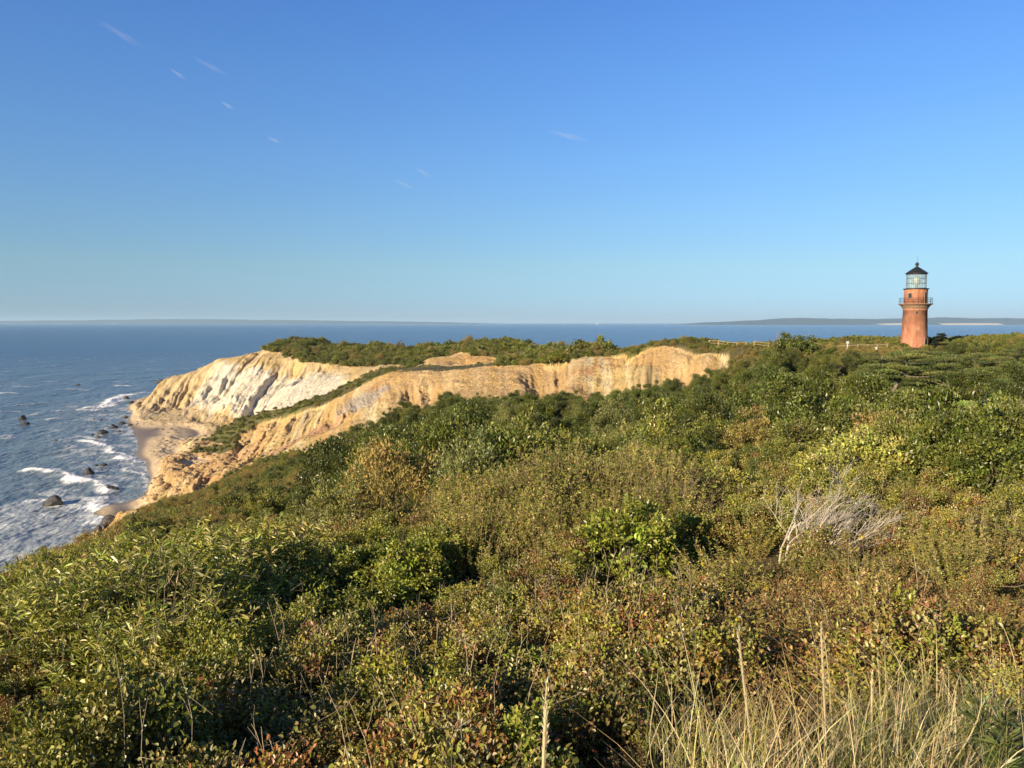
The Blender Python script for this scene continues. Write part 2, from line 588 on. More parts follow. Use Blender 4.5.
ochre = np.array([.54, .39, .165]); cream = np.array([.65, .53, .31]); white = np.array([.66, .60, .48]); rust = np.array([.36, .165, .075]); grey = np.array([.27, .225, .175]); sand = np.array([.50, .375, .215])
c = np.tile(ochre, (len(GX), 1))
c = lerp(c, cream, sstep(.36, .58, streak))
c = lerp(c, grey, sstep(.55, .75, streak2) * .32)
c = lerp(c, np.array([.25, .19, .12]), sstep(.60, .70, fbm(s1 * .9, GZ * .05, 88, 3)) * .55)  # thin dark clay streaks, also painting in gully shade for contrast
c = lerp(c, np.array([.52, .315, .125]), sstep(.48, .60, fbm(s1 * .04, gz0 * .18, 89, 3)) * .6)
c = lerp(c, rust, sstep(.64, .76, n1) * sstep(.4, .7, n2) * .6)
hw = base_h(GX, GY)
cf = np.tile(np.array([.57, .42, .22]), (len(GX), 1))
_dg = gz0 - (GX + 160) * .045
wband = farm * sstep(5.5, 8.5, _dg + 7 * (streak - .5)) * sstep(-158, -146, GX + 8 * (n2 - .5)) * (1 - sstep(23.5, 26.5, gz0 + 4 * (n2 - .5) + .03 * (GX + 130)))
cf = lerp(cf, white, wband * (.72 + .28 * sstep(.3, .55, streak)))
cf = lerp(cf, ochre, (1 - wband) * sstep(.45, .6, streak2) * .8)
cf = lerp(cf, grey, sstep(.58, .72, streak) * .45 + (1 - sstep(4, 10, gz0 + 8 * (n2 - .5))) * .5)
cf = lerp(cf, rust, sstep(.6, .7, n2) * sstep(28, 31, gz0) * .5)
c = lerp(c, cf, farm)
c = lerp(c, np.array([.55, .33, .12]), (1 - sstep(8, 26, np.hypot(GX + 15, GY - 292))) * .8)
# grey-pink clay on the spur's knuckle, red clay on its flank
for (u, v, d), rad, cc in [((362, 393, 215), 11, np.array([.33, .29, .25])), ((300, 428, 200), 16, np.array([.47, .27, .15])), ((206, 472, 190), 4.5, np.array([.33, .11, .06])), ((198, 488, 165), 2.5, np.array([.3, .1, .06])), ((230, 440, 238), 10, np.array([.42, .34, .25])), ((192, 461, 232), 26, np.array([.52, .325, .145])), ((168, 474, 208), 22, np.array([.52, .335, .155]))]:
    px, py, _ = W(u, v, d)
    c = lerp(c, cc, (1 - sstep(rad * .4, rad, np.hypot(GX - px, GY - py) + 10 * (n2 - .5))) * .85)
beach_m = sstep(2.5, 1.3, GZ + 1.2 * (n2 - .5))
dry = sand * (1 - .12 + .24 * n2[:, None])
wet = np.array([.20, .155, .11])
c = lerp(c, dry, beach_m)
c = lerp(c, np.tile(wet, (len(GX), 1)), sstep(.75, .25, GZ) * beach_m)
soil = np.array([.095, .082, .038]) * (1 + (n2[:, None] - .5)) + np.array([.03, .035, .0]) * sstep(.45, .6, n1)[:, None]
c = np.where(gbare[:, None], c, soil)

idx = np.arange(nr * nc).reshape(nr, nc)
quads = np.stack([idx[:-1, :-1], idx[:-1, 1:], idx[1:, 1:], idx[1:, :-1]], -1).reshape(-1, 4)
qz = GZ[quads].mean(1)
qb = gbare[quads].mean(1) > .5
qx, qy = GX[quads].mean(1), GY[quads].mean(1)
keep = (qz > -3.0)
q_beach = qb & (qz < 1.9) & keep
q_cliff = qb & ~q_beach & keep
q_ground = ~qb & keep


def earth_mat(name, bumpk, rough, spec=.15):
    m, nt, b = new_mat(name)
    at = N(nt, "ShaderNodeAttribute", attribute_name="Col").outputs["Color"]
    pos = geo_pos(nt)
    nz = noise(nt, 1.3, 6, 0.65, pos)
    cc = mixc(nt, 1.0, at, ramp(nt, nz, [(.25, .68), (.5, 1.0), (.75, 1.22)]), 'MULTIPLY')
    nt.links.new(cc, b.inputs["Base Color"])
    b.inputs["Roughness"].default_value = rough
    b.inputs["Specular IOR Level"].default_value = spec
    mp = N(nt, "ShaderNodeMapping"); mp.inputs["Scale"].default_value = (1, 1, .35)
    nt.links.new(pos, mp.inputs["Vector"])
    bump(nt, b, noise(nt, 1.6, 7, 0.68, mp.outputs[0]), 1.0, bumpk)
    return m


def sub_mesh(name, mask, mat):
    f = quads[mask]
    used, inv = np.unique(f.ravel(), return_inverse=True)
    me = mesh_np(name, np.c_[GX, GY, GZ][used], inv.reshape(-1, 4), c[used], smooth=True)
    return tag(link(name, me, mat), kind='structure')


sub_mesh("ground", q_ground, earth_mat("scrub_soil", .15, .95))
o = sub_mesh("cliff", q_cliff, earth_mat("clay_and_sand", .9, .95)); tag(o, "eroded cream, ochre and white clay cliffs above the beach")
o = sub_mesh("beach", q_beach, earth_mat("beach_sand", .06, .55, .4)); tag(o, "narrow sandy beach at the foot of the clay cliffs")

# ------------------------------------------------------------------ sea
sr = np.concatenate([np.geomspace(110, 700, 620, endpoint=False), np.geomspace(700, 3000, 170, endpoint=False), np.geomspace(3000, 70000, 60)])
sth = np.radians(np.concatenate([np.linspace(-75, -38, 60, endpoint=False), np.linspace(-38, -14, 420, endpoint=False), np.linspace(-14, 40, 260, endpoint=False), np.linspace(40, 75, 20)]))
ST, SR = np.meshgrid(sth, sr)
SX, SY = (SR * np.sin(ST)).ravel(), (SR * np.cos(ST)).ravel()
nearm = (SR.ravel() < 900)
sd = np.full(len(SX), -6.0)
sd[nearm] = base_h(SX[nearm], SY[nearm])
fade = 1 - sstep(700, 2200, SR.ravel())
shore = sstep(-4.5, -.3, sd)
# wind sea from the west, swell turning to the shore
wp = (fbm(SX * .01, SY * .01, 101, 3) - .5)
SZ = np.zeros(len(SX))
for (ax, ay), L, a, sdn in (((.94, .34), 34, .30, 1), ((.80, .60), 21, .20, 2), ((1, -.1), 13, .13, 3), ((.6, .8), 8, .08, 4), ((.9, -.4), 5, .05, 5)):
    ph = (SX * ax + SY * ay) * 2 * math.pi / L + wp * 60 * 6 / L + (fbm(SX * .03, SY * .03, 110 + sdn, 2) - .5) * 9
    SZ += a * (1 - np.abs(np.sin(ph * .5))) * .9 * fade
SZ -= .45 * fade
SZ *= (.25 + .75 * (1 - shore))
foam = np.zeros(len(SX))
SWX = SX + (fbm(SX * .12, SY * .12, 131, 3) - .5) * 9; SWY = SY + (fbm(SX * .12, SY * .12, 132, 3) - .5) * 9
BREAKERS = [([(30, 470), (45, 472), (62, 475), (80, 480), (95, 484), (106, 491)], 3.0, 1.0, .9), ([(88, 500), (100, 505), (104, 512), (98, 522)], 5, .95, .4), ([(88, 440), (100, 443), (112, 451), (124, 458), (136, 463)], 2.6, .9, .35),
            ([(60, 452), (80, 450), (96, 450)], 2.2, .6, .4), ([(90, 408), (104, 406), (118, 399)], 5, 1.0, .8), ([(60, 411), (84, 410), (120, 411)], 3.0, .7, .5), ([(108, 402), (122, 395), (132, 394)], 5, .9, .5),
            ([(76, 421), (92, 420)], 2.6, .7, .3), ([(46, 420), (60, 418)], 3, .65, .3), ([(18, 405), (42, 404)], 4, .6, .5), ([(0, 393), (10, 393)], 5, .7, .4), ([(28, 416), (40, 413)], 3, .55, .3), ([(62, 441), (85, 436), (110, 440)], 2.5, .6, .3),
            ([(118, 385), (124, 386)], 5, .7, .3), ([(70, 388), (90, 390)], 4, .45, .3), ([(128, 468), (140, 474), (146, 481)], 2.2, .6, .1), ([(30, 500), (42, 505), (60, 506)], 2.5, .7, .1)]
for pts, wd, amt, hgt in BREAKERS:
    L = [SEA(*p) for p in pts]
    dd = dist_line(SWX, SWY, L)
    f = np.exp(-(dd / wd) ** 2)
    foam = np.maximum(foam, amt * f * (.9 + .45 * fbm(SX * .35, SY * .35, 140, 3)))
    SZ += hgt * np.exp(-(dist_line(SX, SY, L) / 2.6) ** 2) * fade
wash = in_poly(SWX, SWY, [SEA(*p) for p in [(-40, 520), (20, 497), (60, 503), (95, 498), (112, 507), (110, 520), (60, 552), (-60, 590)]])
lace = fbm(SX * .22 + wp * 5, SY * .22, 151, 4)
lace2 = 1 - np.abs(2 * fbm(SX * .5, SY * .28, 152, 3) - 1) * 3
foam = np.maximum(foam, wash * np.clip(.46 + .22 * sstep(.34, .70, lace) * np.clip(lace2, 0, 1), 0, .8))
wash2 = in_poly(SWX, SWY, [SEA(*p) for p in [(75, 432), (100, 430), (124, 447), (150, 470), (152, 482), (130, 490), (105, 484), (70, 470), (60, 450)]])
foam = np.maximum(foam, wash2 * (.22 + .26 * sstep(.40, .62, lace)))
foam = np.maximum(foam, sstep(-1.3, -.1, sd) * nearm * (.25 + .35 * sstep(.4, .6, lace)) * (SX < -60))
foam = np.maximum(foam, sstep(-4.5, -1.5, sd) * nearm * .5 * sstep(.58, .68, lace) * (SX < -60))
cap = sstep(.70, .78, fbm(SX * .05, SY * .09, 161, 4)) * (SX < -60) * (1 - sstep(800, 1800, SY))
foam = np.maximum(foam, .55 * cap)
SZ += .12 * foam * fade
sc_col = np.c_[np.clip(foam, 0, 1), shore * nearm, sstep(300, 1500, SR.ravel())]
sidx = np.arange(len(sr) * len(sth)).reshape(len(sr), len(sth))
sq = np.stack([sidx[:-1, :-1], sidx[:-1, 1:], sidx[1:, 1:], sidx[1:, :-1]], -1).reshape(-1, 4)
sea_me = mesh_np("sea", np.c_[SX, SY, SZ], sq, sc_col, smooth=True)

m, nt, b = new_mat("sea_water")
at = N(nt, "ShaderNodeAttribute", attribute_name="Col")
sep = nt.nodes.new("ShaderNodeSeparateColor"); nt.links.new(at.outputs["Color"], sep.inputs[0])
pos = geo_pos(nt)
mp = N(nt, "ShaderNodeMapping"); mp.inputs["Scale"].default_value = (1.0, .55, 1); mp.inputs["Rotation"].default_value = (0, 0, R(-25)); nt.links.new(pos, mp.inputs["Vector"])
deep = mixc(nt, sep.outputs[2], (.105, .142, .165), (.019, .053, .112))  # paler near in: turbid sand, plus sky reflection put into the colour
wcol = mixc(nt, sep.outputs[1], deep, (.15, .175, .18))
fz = noise(nt, 2.4, 6, .7, mp.outputs[0])
fm = N(nt, "ShaderNodeMath", operation='ADD'); nt.links.new(sep.outputs[0], fm.inputs[0])
fm2 = N(nt, "ShaderNodeMath", operation='MULTIPLY_ADD'); nt.links.new(fz, fm2.inputs[0]); fm2.inputs[1].default_value = .66; fm2.inputs[2].default_value = -.33
nt.links.new(fm2.outputs[0], fm.inputs[1])
ff = N(nt, "ShaderNodeMapRange"); ff.interpolation_type = 'SMOOTHSTEP'
ff.inputs["From Min"].default_value = .22; ff.inputs["From Max"].default_value = 1.08
nt.links.new(fm.outputs[0], ff.inputs["Value"])
colr = mixc(nt, ff.outputs[0], wcol, (.82, .83, .82))
nt.links.new(colr, b.inputs["Base Color"])
rr_ = N(nt, "ShaderNodeMapRange"); rr_.inputs["To Min"].default_value = .22; rr_.inputs["To Max"].default_value = .9
nt.links.new(ff.outputs[0], rr_.inputs["Value"]); nt.links.new(rr_.outputs[0], b.inputs["Roughness"])
b.inputs["IOR"].default_value = 1.33
w1 = noise(nt, .28, 6, .62, mp.outputs[0]); w2 = noise(nt, .035, 5, .6, mp.outputs[0])
ad = N(nt, "ShaderNodeMath", operation='MULTIPLY_ADD'); nt.links.new(w2, ad.inputs[0]); ad.inputs[1].default_value = 5.0; nt.links.new(w1, ad.inputs[2])
bump(nt, b, ad.outputs[0], 1.0, 1.05)
tag(link("sea", sea_me, m), kind='structure')

# ------------------------------------------------------------------ far coasts
def far_coast(name, label, prof, d, depth, seed, sandy):
    us = np.linspace(prof[0][0], prof[-1][0], 420)
    tops = np.interp(us, [p[0] for p in prof], [p[1] for p in prof])
    nd = 26
    V, Cc = [], []
    for j in range(nd):
        t = j / (nd - 1)
        dd = d + depth * t
        x = (us - 512) / F_PX * d
        hz = CAM_Z + (322.5 - tops) / F_PX * d
        rise = sstep(0, .35, t) if j else 0.0
        foot = np.clip(hz, 0, 45) * .45 if 0 < j else 0
        z = np.where(hz > 2, foot + (hz - foot) * rise * (1 - sstep(.7, 1.0, t)), -3)
        z = z * (.86 + .28 * fbm(us * .05 + seed, np.full(len(us), j * .4), seed, 4))
        if j == 0:
            z = z * 0 - 2.0
        V.append(np.c_[x, np.full(len(us), dd) + 500 * fbm(us * .02, us * 0, seed + 3), z])
        green = np.array([.045, .07, .088]) * (.8 + .5 * fbm(us * .3, np.full(len(us), j * .7), seed + 5, 3))[:, None]  # land tone with the blue of distance haze mixed into the colour
        pale = np.array([.62, .54, .42])
        s = sstep(.5, .6, fbm(us * .05, us * 0 + 3, seed + 7, 3) + np.interp(us, [q[0] for q in sandy], [q[1] for q in sandy]))
        Cc.append(lerp(green, pale, s * (1.0 if j <= 1 else 0.0) + .0 * us))
    V = np.concatenate(V); Cc = np.concatenate(Cc)
    n = len(us)
    ii = np.arange(nd * n).reshape(nd, n)
    q = np.stack([ii[:-1, :-1], ii[:-1, 1:], ii[1:, 1:], ii[1:, :-1]], -1).reshape(-1, 4)
    tag(link(name, mesh_np(name, V, q, Cc, smooth=True), col_mat(name + "_land")), label, kind='structure')


far_coast("hills", "low hazy island along the horizon over the sea", [(-220, 322.2), (-60, 321.2), (0, 320.6), (60, 320.2), (110, 319.4), (160, 319.0), (230, 319.6), (280, 320.0), (340, 320.8), (400, 321.6), (450, 322.4), (490, 323.5), (500, 324.6)], 24000, 3000, 3, [(-200, -.3), (500, -.3)])
far_coast("hills", "hazy wooded island with pale beaches behind the lighthouse", [(705, 325.2), (722, 323.6), (742, 322.4), (770, 321.2), (800, 319.6), (835, 317.9), (870, 318.4), (905, 318.6), (950, 318.6), (985, 317.4), (1020, 317.6), (1080, 318.2), (1200, 319.0), (1320, 321)], 14500, 3500, 5,
          [(690, -.3), (850, -.15), (880, .02), (930, -.1), (980, .12), (1040, .12), (1200, .0)])

# ------------------------------------------------------------------ haze
hb = MB(); hb.box(-45000, -3000, -9.5, 45000, 69000, 260)
m = bpy.data.materials.new("sea_air"); m.use_nodes = True
nt = m.node_tree
nt.nodes.remove(nt.nodes["Principled BSDF"])
pv = nt.nodes.new("ShaderNodeVolumePrincipled")
pv.inputs["Color"].default_value = (.54, .78, 1.0, 1)
pv.inputs["Density"].default_value = 3.2e-5
pv.inputs["Anisotropy"].default_value = 0.0
nt.links.new(pv.outputs[0], nt.nodes["Material Output"].inputs["Volume"])
tag(hb.build("haze", m), "thin pale sea haze", kind='stuff')

# ------------------------------------------------------------------ foliage meshes
def norm(a):
    return a / (np.linalg.norm(a, axis=-1, keepdims=True) + 1e-9)


def leaves(pos, axis, up, L, Wd, fold=.25, full=False):
    """One folded blade (a quad) at every position."""
    n = len(pos)
    axis = norm(axis)
    side = norm(np.cross(axis, up))
    nrm = np.cross(side, axis)
    L = np.broadcast_to(L, (n,))[:, None]; Wd = np.broadcast_to(Wd, (n,))[:, None]
    if not full:
        v = np.stack([pos, pos + axis * L * .45 + side * Wd * .5 + nrm * Wd * fold, pos + axis * L, pos + axis * L * .45 - side * Wd * .5 + nrm * Wd * fold], 1)
        return v.reshape(-1, 3), np.arange(n * 4).reshape(n, 4)
    # a rounder blade: two halves folded along the midrib, the tip bent down
    up1, up2 = nrm * Wd * fold, nrm * Wd * (fold * .7 - .12)
    v = np.stack([pos, pos + axis * L * .28 + side * Wd * .46 + up1, pos + axis * L * .68 + side * Wd * .40 + up2, pos + axis * L * .97 - nrm * L * .16,
                  pos + axis * L * .68 - side * Wd * .40 + up2, pos + axis * L * .28 - side * Wd * .46 + up1], 1)
    b6 = np.arange(n)[:, None] * 6
    return v.reshape(-1, 3), np.concatenate([b6 + np.array([[0, 1, 2, 3]]), b6 + np.array([[0, 3, 4, 5]])])


def pick(pal, n, rng, jit=.25, wts=None):
    pal = np.array(pal)
    k = rng.choice(len(pal), n, p=wts)
    return np.clip(pal[k] * (1 + rng.normal(0, jit, (n, 1))) * (1 + rng.normal(0, .06, (n, 3))), .01, .9)


def np_tube(P, rad, n=4):
    P = np.asarray(P, float)
    T = norm(np.gradient(P, axis=0))
    ref = np.where(np.abs(T[:, 2:]) < .9, np.array([[0, 0, 1.0]]), np.array([[1.0, 0, 0]]))
    a = norm(np.cross(T, ref)); b = np.cross(T, a)
    ang = np.arange(n) * 2 * math.pi / n
    rad = np.broadcast_to(rad, (len(P),))
    v = P[:, None] + rad[:, None, None] * (a[:, None] * np.cos(ang)[None, :, None] + b[:, None] * np.sin(ang)[None, :, None])
    i = np.arange(len(P) * n).reshape(len(P), n)
    f = np.stack([i[:-1], np.roll(i[:-1], -1, 1), np.roll(i[1:], -1, 1), i[1:]], -1).reshape(-1, 4)
    return v.reshape(-1, 3), f


class Geo:
    def __init__(self):
        self.v, self.f, self.c, self.n = [], [], [], 0

    def add(self, v, f, col):
        self.v.append(v); self.f.append(f + self.n); self.n += len(v)
        self.c.append(np.broadcast_to(col, (len(v), 3)) if np.ndim(col) == 1 else col)

    def arr(self):
        return np.concatenate(self.v), np.concatenate(self.f), np.concatenate(self.c)

    def mesh(self, name):
        v, f, c_ = self.arr()
        return mesh_np(name, v, f, c_)


def dome_plant(seed, rad, ht, nleaf, L, Wd, pal, nclus=70, lean=.15, cl=.2, flat=.75, low=.12, droop=.1, twig=(.13, .1, .07), full=False, bare=0):
    """A rounded shrub: leaf clumps over an uneven dome, twigs from the base to the clumps."""
    rng = np.random.default_rng(seed)
    fo, st = Geo(), Geo()
    d = norm(rng.normal(size=(nclus, 3))); d[:, 2] = np.abs(d[:, 2]) * 1.05 - .05
    bumps = .62 + .62 * fbm(d[:, 0] * 1.7 + seed, d[:, 1] * 1.7 + d[:, 2], seed, 2)
    rf = (rng.uniform(.35, 1, nclus) ** .45) * bumps
    cpos = np.c_[d[:, 0] * rad * rf, d[:, 1] * rad * rf, np.maximum(d[:, 2] * ht * rf, low * ht * rng.uniform(.3, 1.6, nclus))]
    cpos[:, 0] += lean * cpos[:, 2]
    crad = cl * rad * rng.uniform(.7, 1.35, nclus)
    k = rng.integers(0, nclus, nleaf)
    off = norm(rng.normal(size=(nleaf, 3))) * (rng.uniform(0, 1, nleaf) ** .5)[:, None]
    off[:, 2] *= flat
    p = cpos[k] + off * crad[k][:, None]
    out = norm(p - np.array([0, 0, ht * .25]))
    ax = out * .7 + rng.normal(size=(nleaf, 3)) * .65 + np.array([0, 0, .25 - droop])
    up = out * .6 + np.array([0, 0, .8]) + rng.normal(size=(nleaf, 3)) * .45
    sz = rng.uniform(.65, 1.25, nleaf)
    v, f = leaves(p, ax, up, L * sz, Wd * sz, .25, full)
    ctint = pick(pal, nclus, rng, .2)
    lc = np.where(rng.random(nleaf)[:, None] < .6, ctint[k] * (1 + rng.normal(0, .18, (nleaf, 1))), pick(pal, nleaf, rng, .2))
    fo.add(v, f, np.repeat(np.clip(lc, .01, .9), 6 if full else 4, 0))
    nst = min(nclus, 34)
    for q in rng.choice(nclus, nst, replace=False):
        b0 = np.array([rng.normal(0, .08 * rad), rng.normal(0, .08 * rad), -.12])
        e = cpos[q] * .97
        mid = b0 * .5 + e * .5 + np.array([0, 0, .16 * ht]) * rng.uniform(.2, 1) + rng.normal(0, .05 * rad, 3)
        t = np.linspace(0, 1, 6)[:, None]
        P = b0 * (1 - t) ** 2 + 2 * mid * t * (1 - t) + e * t * t
        r0 = .012 * rad ** .7 * rng.uniform(.7, 1.4)
        v, f = np_tube(P, np.linspace(r0, r0 * .3, 6))
        st.add(v, f, np.array(twig) * rng.uniform(.7, 1.3))
    for _ in range(bare):
        a = rng.uniform(0, 6.283); q = rng.uniform(.1, .8)
        b0 = np.array([math.cos(a) * rad * q, math.sin(a) * rad * q, ht * .45])
        e = b0 + np.array([math.cos(a) * rng.uniform(-.1, .3), math.sin(a) * rng.uniform(-.1, .3), 1.0]) * ht * rng.uniform(.45, .85)
        t = np.linspace(0, 1, 5)[:, None]
        P = b0 + (e - b0) * t + np.array([rng.normal(0, .08), rng.normal(0, .08), 0]) * np.sin(t * 3.1)
        v, f = np_tube(P, np.linspace(.0027, .0011, 5), 3)
        st.add(v, f, np.array([.36, .29, .20]) * rng.uniform(.6, 1.3))
        for __ in range(2):
            i = rng.integers(2, 4); q2 = P[i] + norm(rng.normal(size=3) + np.array([0, 0, .7])) * ht * rng.uniform(.12, .25)
            v, f = np_tube(np.array([P[i], (P[i] + q2) / 2 + rng.normal(0, .006, 3), q2]), np.array([.0022, .0018, .0012]), 3)
            st.add(v, f, np.array([.34, .27, .19]) * rng.uniform(.6, 1.3))
    return fo, st


def shoot_plant(seed, rad, ht, nsh, per, L, Wd, pal, twig, spread=.5, lean=.15, rs=.005, start=.35, arch=.25, ang=.9, hjit=.3, full=False):
    """A plant of many upright shoots with leaves along each."""
    rng = np.random.default_rng(seed)
    fo, st = Geo(), Geo()
    for _ in range(nsh):
        a, rr0 = rng.uniform(0, 2 * math.pi), rad * math.sqrt(rng.random())
        b0 = np.array([math.cos(a) * rr0 * .7, math.sin(a) * rr0 * .7, -.1])
        h = ht * rng.uniform(1 - hjit, 1 + hjit * .6) * (1 - .35 * (rr0 / rad) ** 2)
        dirx = np.array([math.cos(a) * rr0 * spread + lean * h + rng.normal(0, .07 * h), math.sin(a) * rr0 * spread + rng.normal(0, .07 * h), h])
        mid = b0 + dirx * .5 + np.array([-dirx[0] * arch, -dirx[1] * arch, .1 * h])
        t = np.linspace(0, 1, 7)[:, None]
        P = b0 * (1 - t) ** 2 + 2 * mid * t * (1 - t) + (b0 + dirx) * t * t
        v, f = np_tube(P, np.linspace(rs, rs * .35, 7), 3)
        st.add(v, f, np.array(twig) * rng.uniform(.65, 1.35))
        n = max(3, int(per * rng.uniform(.6, 1.3)))
        tt = rng.uniform(start, 1.0, n)[:, None]
        p = b0 * (1 - tt) ** 2 + 2 * mid * tt * (1 - tt) + (b0 + dirx) * tt * tt
        rd = norm(rng.normal(size=(n, 3)) * np.array([1, 1, .4]))
        ax = rd * ang + np.array([0, 0, .55]) + rng.normal(size=(n, 3)) * .25
        up = np.array([0, 0, 1.0]) + rng.normal(size=(n, 3)) * .6
        sz = rng.uniform(.6, 1.25, n)
        v, f = leaves(p + rd * L * .15, ax, up, L * sz, Wd * sz, .25, full)
        base = pick(pal, 1, rng, .12)
        lc = np.where(rng.random(n)[:, None] < .55, base * (1 + rng.normal(0, .18, (n, 1))), pick(pal, n, rng, .2))
        fo.add(v, f, np.repeat(np.clip(lc, .01, .9), 6 if full else 4, 0))
    return fo, st


def blades(seed, n, rad, ht, wd, pal, lean=.25, curl=.35):
    """Grass: tapered bent strips."""
    rng = np.random.default_rng(seed)
    g = Geo()
    m = 6
    t = np.linspace(0, 1, m)[:, None]
    for _ in range(n):
        a, r0 = rng.uniform(0, 6.283), rad * math.sqrt(rng.random())
        b0 = np.array([math.cos(a) * r0, math.sin(a) * r0, -.04])
        h = ht * rng.uniform(.45, 1.15)
        a2 = rng.uniform(0, 6.283)
        tilt = np.array([math.cos(a2), math.sin(a2), 0]) * h * abs(rng.normal(0, curl)) + np.array([lean * h * rng.uniform(-.5, 1.4), 0, 0])
        P = b0 + np.array([0, 0, h]) * (t - .12 * t ** 3) + tilt * t ** 1.8
        aw = rng.uniform(0, 3.14)
        sd_ = np.array([math.cos(aw), math.sin(aw), 0]) * wd * rng.uniform(.6, 1.4)
        w = (1 - t) ** .6 * .9 + .1
        v = np.concatenate([P - sd_ * w * .5, P + sd_ * w * .5])
        i = np.arange(m)
        f = np.stack([i[:-1], i[:-1] + m, i[1:] + m, i[1:]], -1)
        g.add(v, f, pick(pal, 1, rng, .2)[0])
    return g


def dead_branches(seed, stems, ht, lean, levels=4, r0=.03, spread=.55, kids=3):
    """Bare branching wood."""
    rng = np.random.default_rng(seed)
    g = Geo()

    def grow(p, d, ln, r, lv):
        n = 6
        P = [p]; q = d.copy()
        for _ in range(n - 1):
            q = norm(q + rng.normal(0, .16, 3) + lean * .10)
            P.append(P[-1] + q * ln / (n - 1))
        P = np.array(P)
        v, f = np_tube(P, np.linspace(r, r * .6, n), 5 if lv > 2 else 3)
        g.add(v, f, np.array([.34, .30, .25]) * rng.uniform(.6, 1.2))
        if lv > 0:
            for k in range(kids + (lv < 3)):
                i = rng.integers(2, n)
                nd = norm(q + rng.normal(0, spread, 3) + lean * .18)
                grow(P[i], nd, ln * rng.uniform(.5, .85), r * .55, lv - 1)
    for s in stems:
        b0 = np.array(s[:3], float)
        grow(b0, norm(np.array(s[3:], float)), ht * .42 * rng.uniform(.8, 1.2), r0 * rng.uniform(.7, 1.2), levels)
    return g


def pine(seed, ht, rad, pal, lean=.18, tiers=6, dens=1.0, bare=.28):
    """A windswept pine: leaning trunk, limbs, flat layered pads of needle tufts."""
    rng = np.random.default_rng(seed)
    tr, fo = Geo(), Geo()
    t = np.linspace(0, 1, 9)[:, None]
    tp = lambda q: np.stack([lean * ht * q ** 1.5 + .07 * ht * np.sin(q * 5 + seed), .05 * ht * np.sin(q * 4 + seed * 2), ht * .92 * q - .15 * (q == 0)], -1)
    P = tp(t[:, 0])
    v, f = np_tube(P, np.linspace(.045 * ht ** .8, .012 * ht, 9), 8)
    tr.add(v, f, np.array([.2, .175, .15]))
    for i in range(tiers):
        q = bare + (1 - bare) * (i + rng.uniform(0, .7)) / tiers
        reach = rad * (1.05 - .75 * max(0, q - .35)) * rng.uniform(.75, 1.15)
        nb = rng.integers(3, 6)
        a0 = rng.uniform(0, 6.28)
        for k in range(nb):
            a = a0 + k * 6.283 / nb + rng.normal(0, .3)
            o0 = tp(np.array([q]))[0]
            rc = reach * rng.uniform(.55, 1.1) * (1.2 if math.cos(a) > 0 else .85)
            e = o0 + np.array([math.cos(a) * rc, math.sin(a) * rc, rc * rng.uniform(.02, .3)])
            s = np.linspace(0, 1, 6)[:, None]
            B = o0 * (1 - s) + e * s + np.array([0, 0, -.12 * rc]) * (s * (1 - s) * 4) * rng.uniform(-.3, 1)
            v, f = np_tube(B, np.linspace(.016 * ht ** .7, .005 * ht ** .7, 6), 4)
            tr.add(v, f, np.array([.2, .175, .15]) * rng.uniform(.8, 1.2))
            for s0, pr in ((.98, .34), (.72, .36), (.45, .26)):
                if rng.random() < .15:
                    continue
                cpt = o0 * (1 - s0) + e * s0 + np.array([0, 0, .05])
                n = int(290 * dens * pr / .3)
                off = norm(rng.normal(size=(n, 3))) * (rng.random(n) ** .5)[:, None] * np.array([1.0, 1.0, .17]) * pr * rad * .75
                lo = norm(off * np.array([1, 1, .3]) + 1e-6)
                ax = lo * .6 + np.array([0, 0, .75]) + rng.normal(size=(n, 3)) * .4
                v, f = leaves(cpt + off, ax, rng.normal(size=(n, 3)), .17 * rng.uniform(.7, 1.3, n), .055)
                base = pick(pal, 1, rng, .15)
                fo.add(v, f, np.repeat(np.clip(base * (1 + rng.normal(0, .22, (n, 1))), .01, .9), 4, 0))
    return tr, fo


def both(name, fo, st, lm, tm):
    """Foliage and stems in one mesh, for shrubs too far off to show their stems apart."""
    v1, f1, c1 = fo.arr(); v2, f2, c2 = st.arr()
    me = mesh_np(name, np.r_[v1, v2], np.r_[f1, f2 + len(v1)], np.r_[c1, c2])
    me.materials.append(lm); me.materials.append(tm)
    me.polygons.foreach_set("material_index", np.r_[np.zeros(len(f1), np.int32), np.ones(len(f2), np.int32)])
    return me


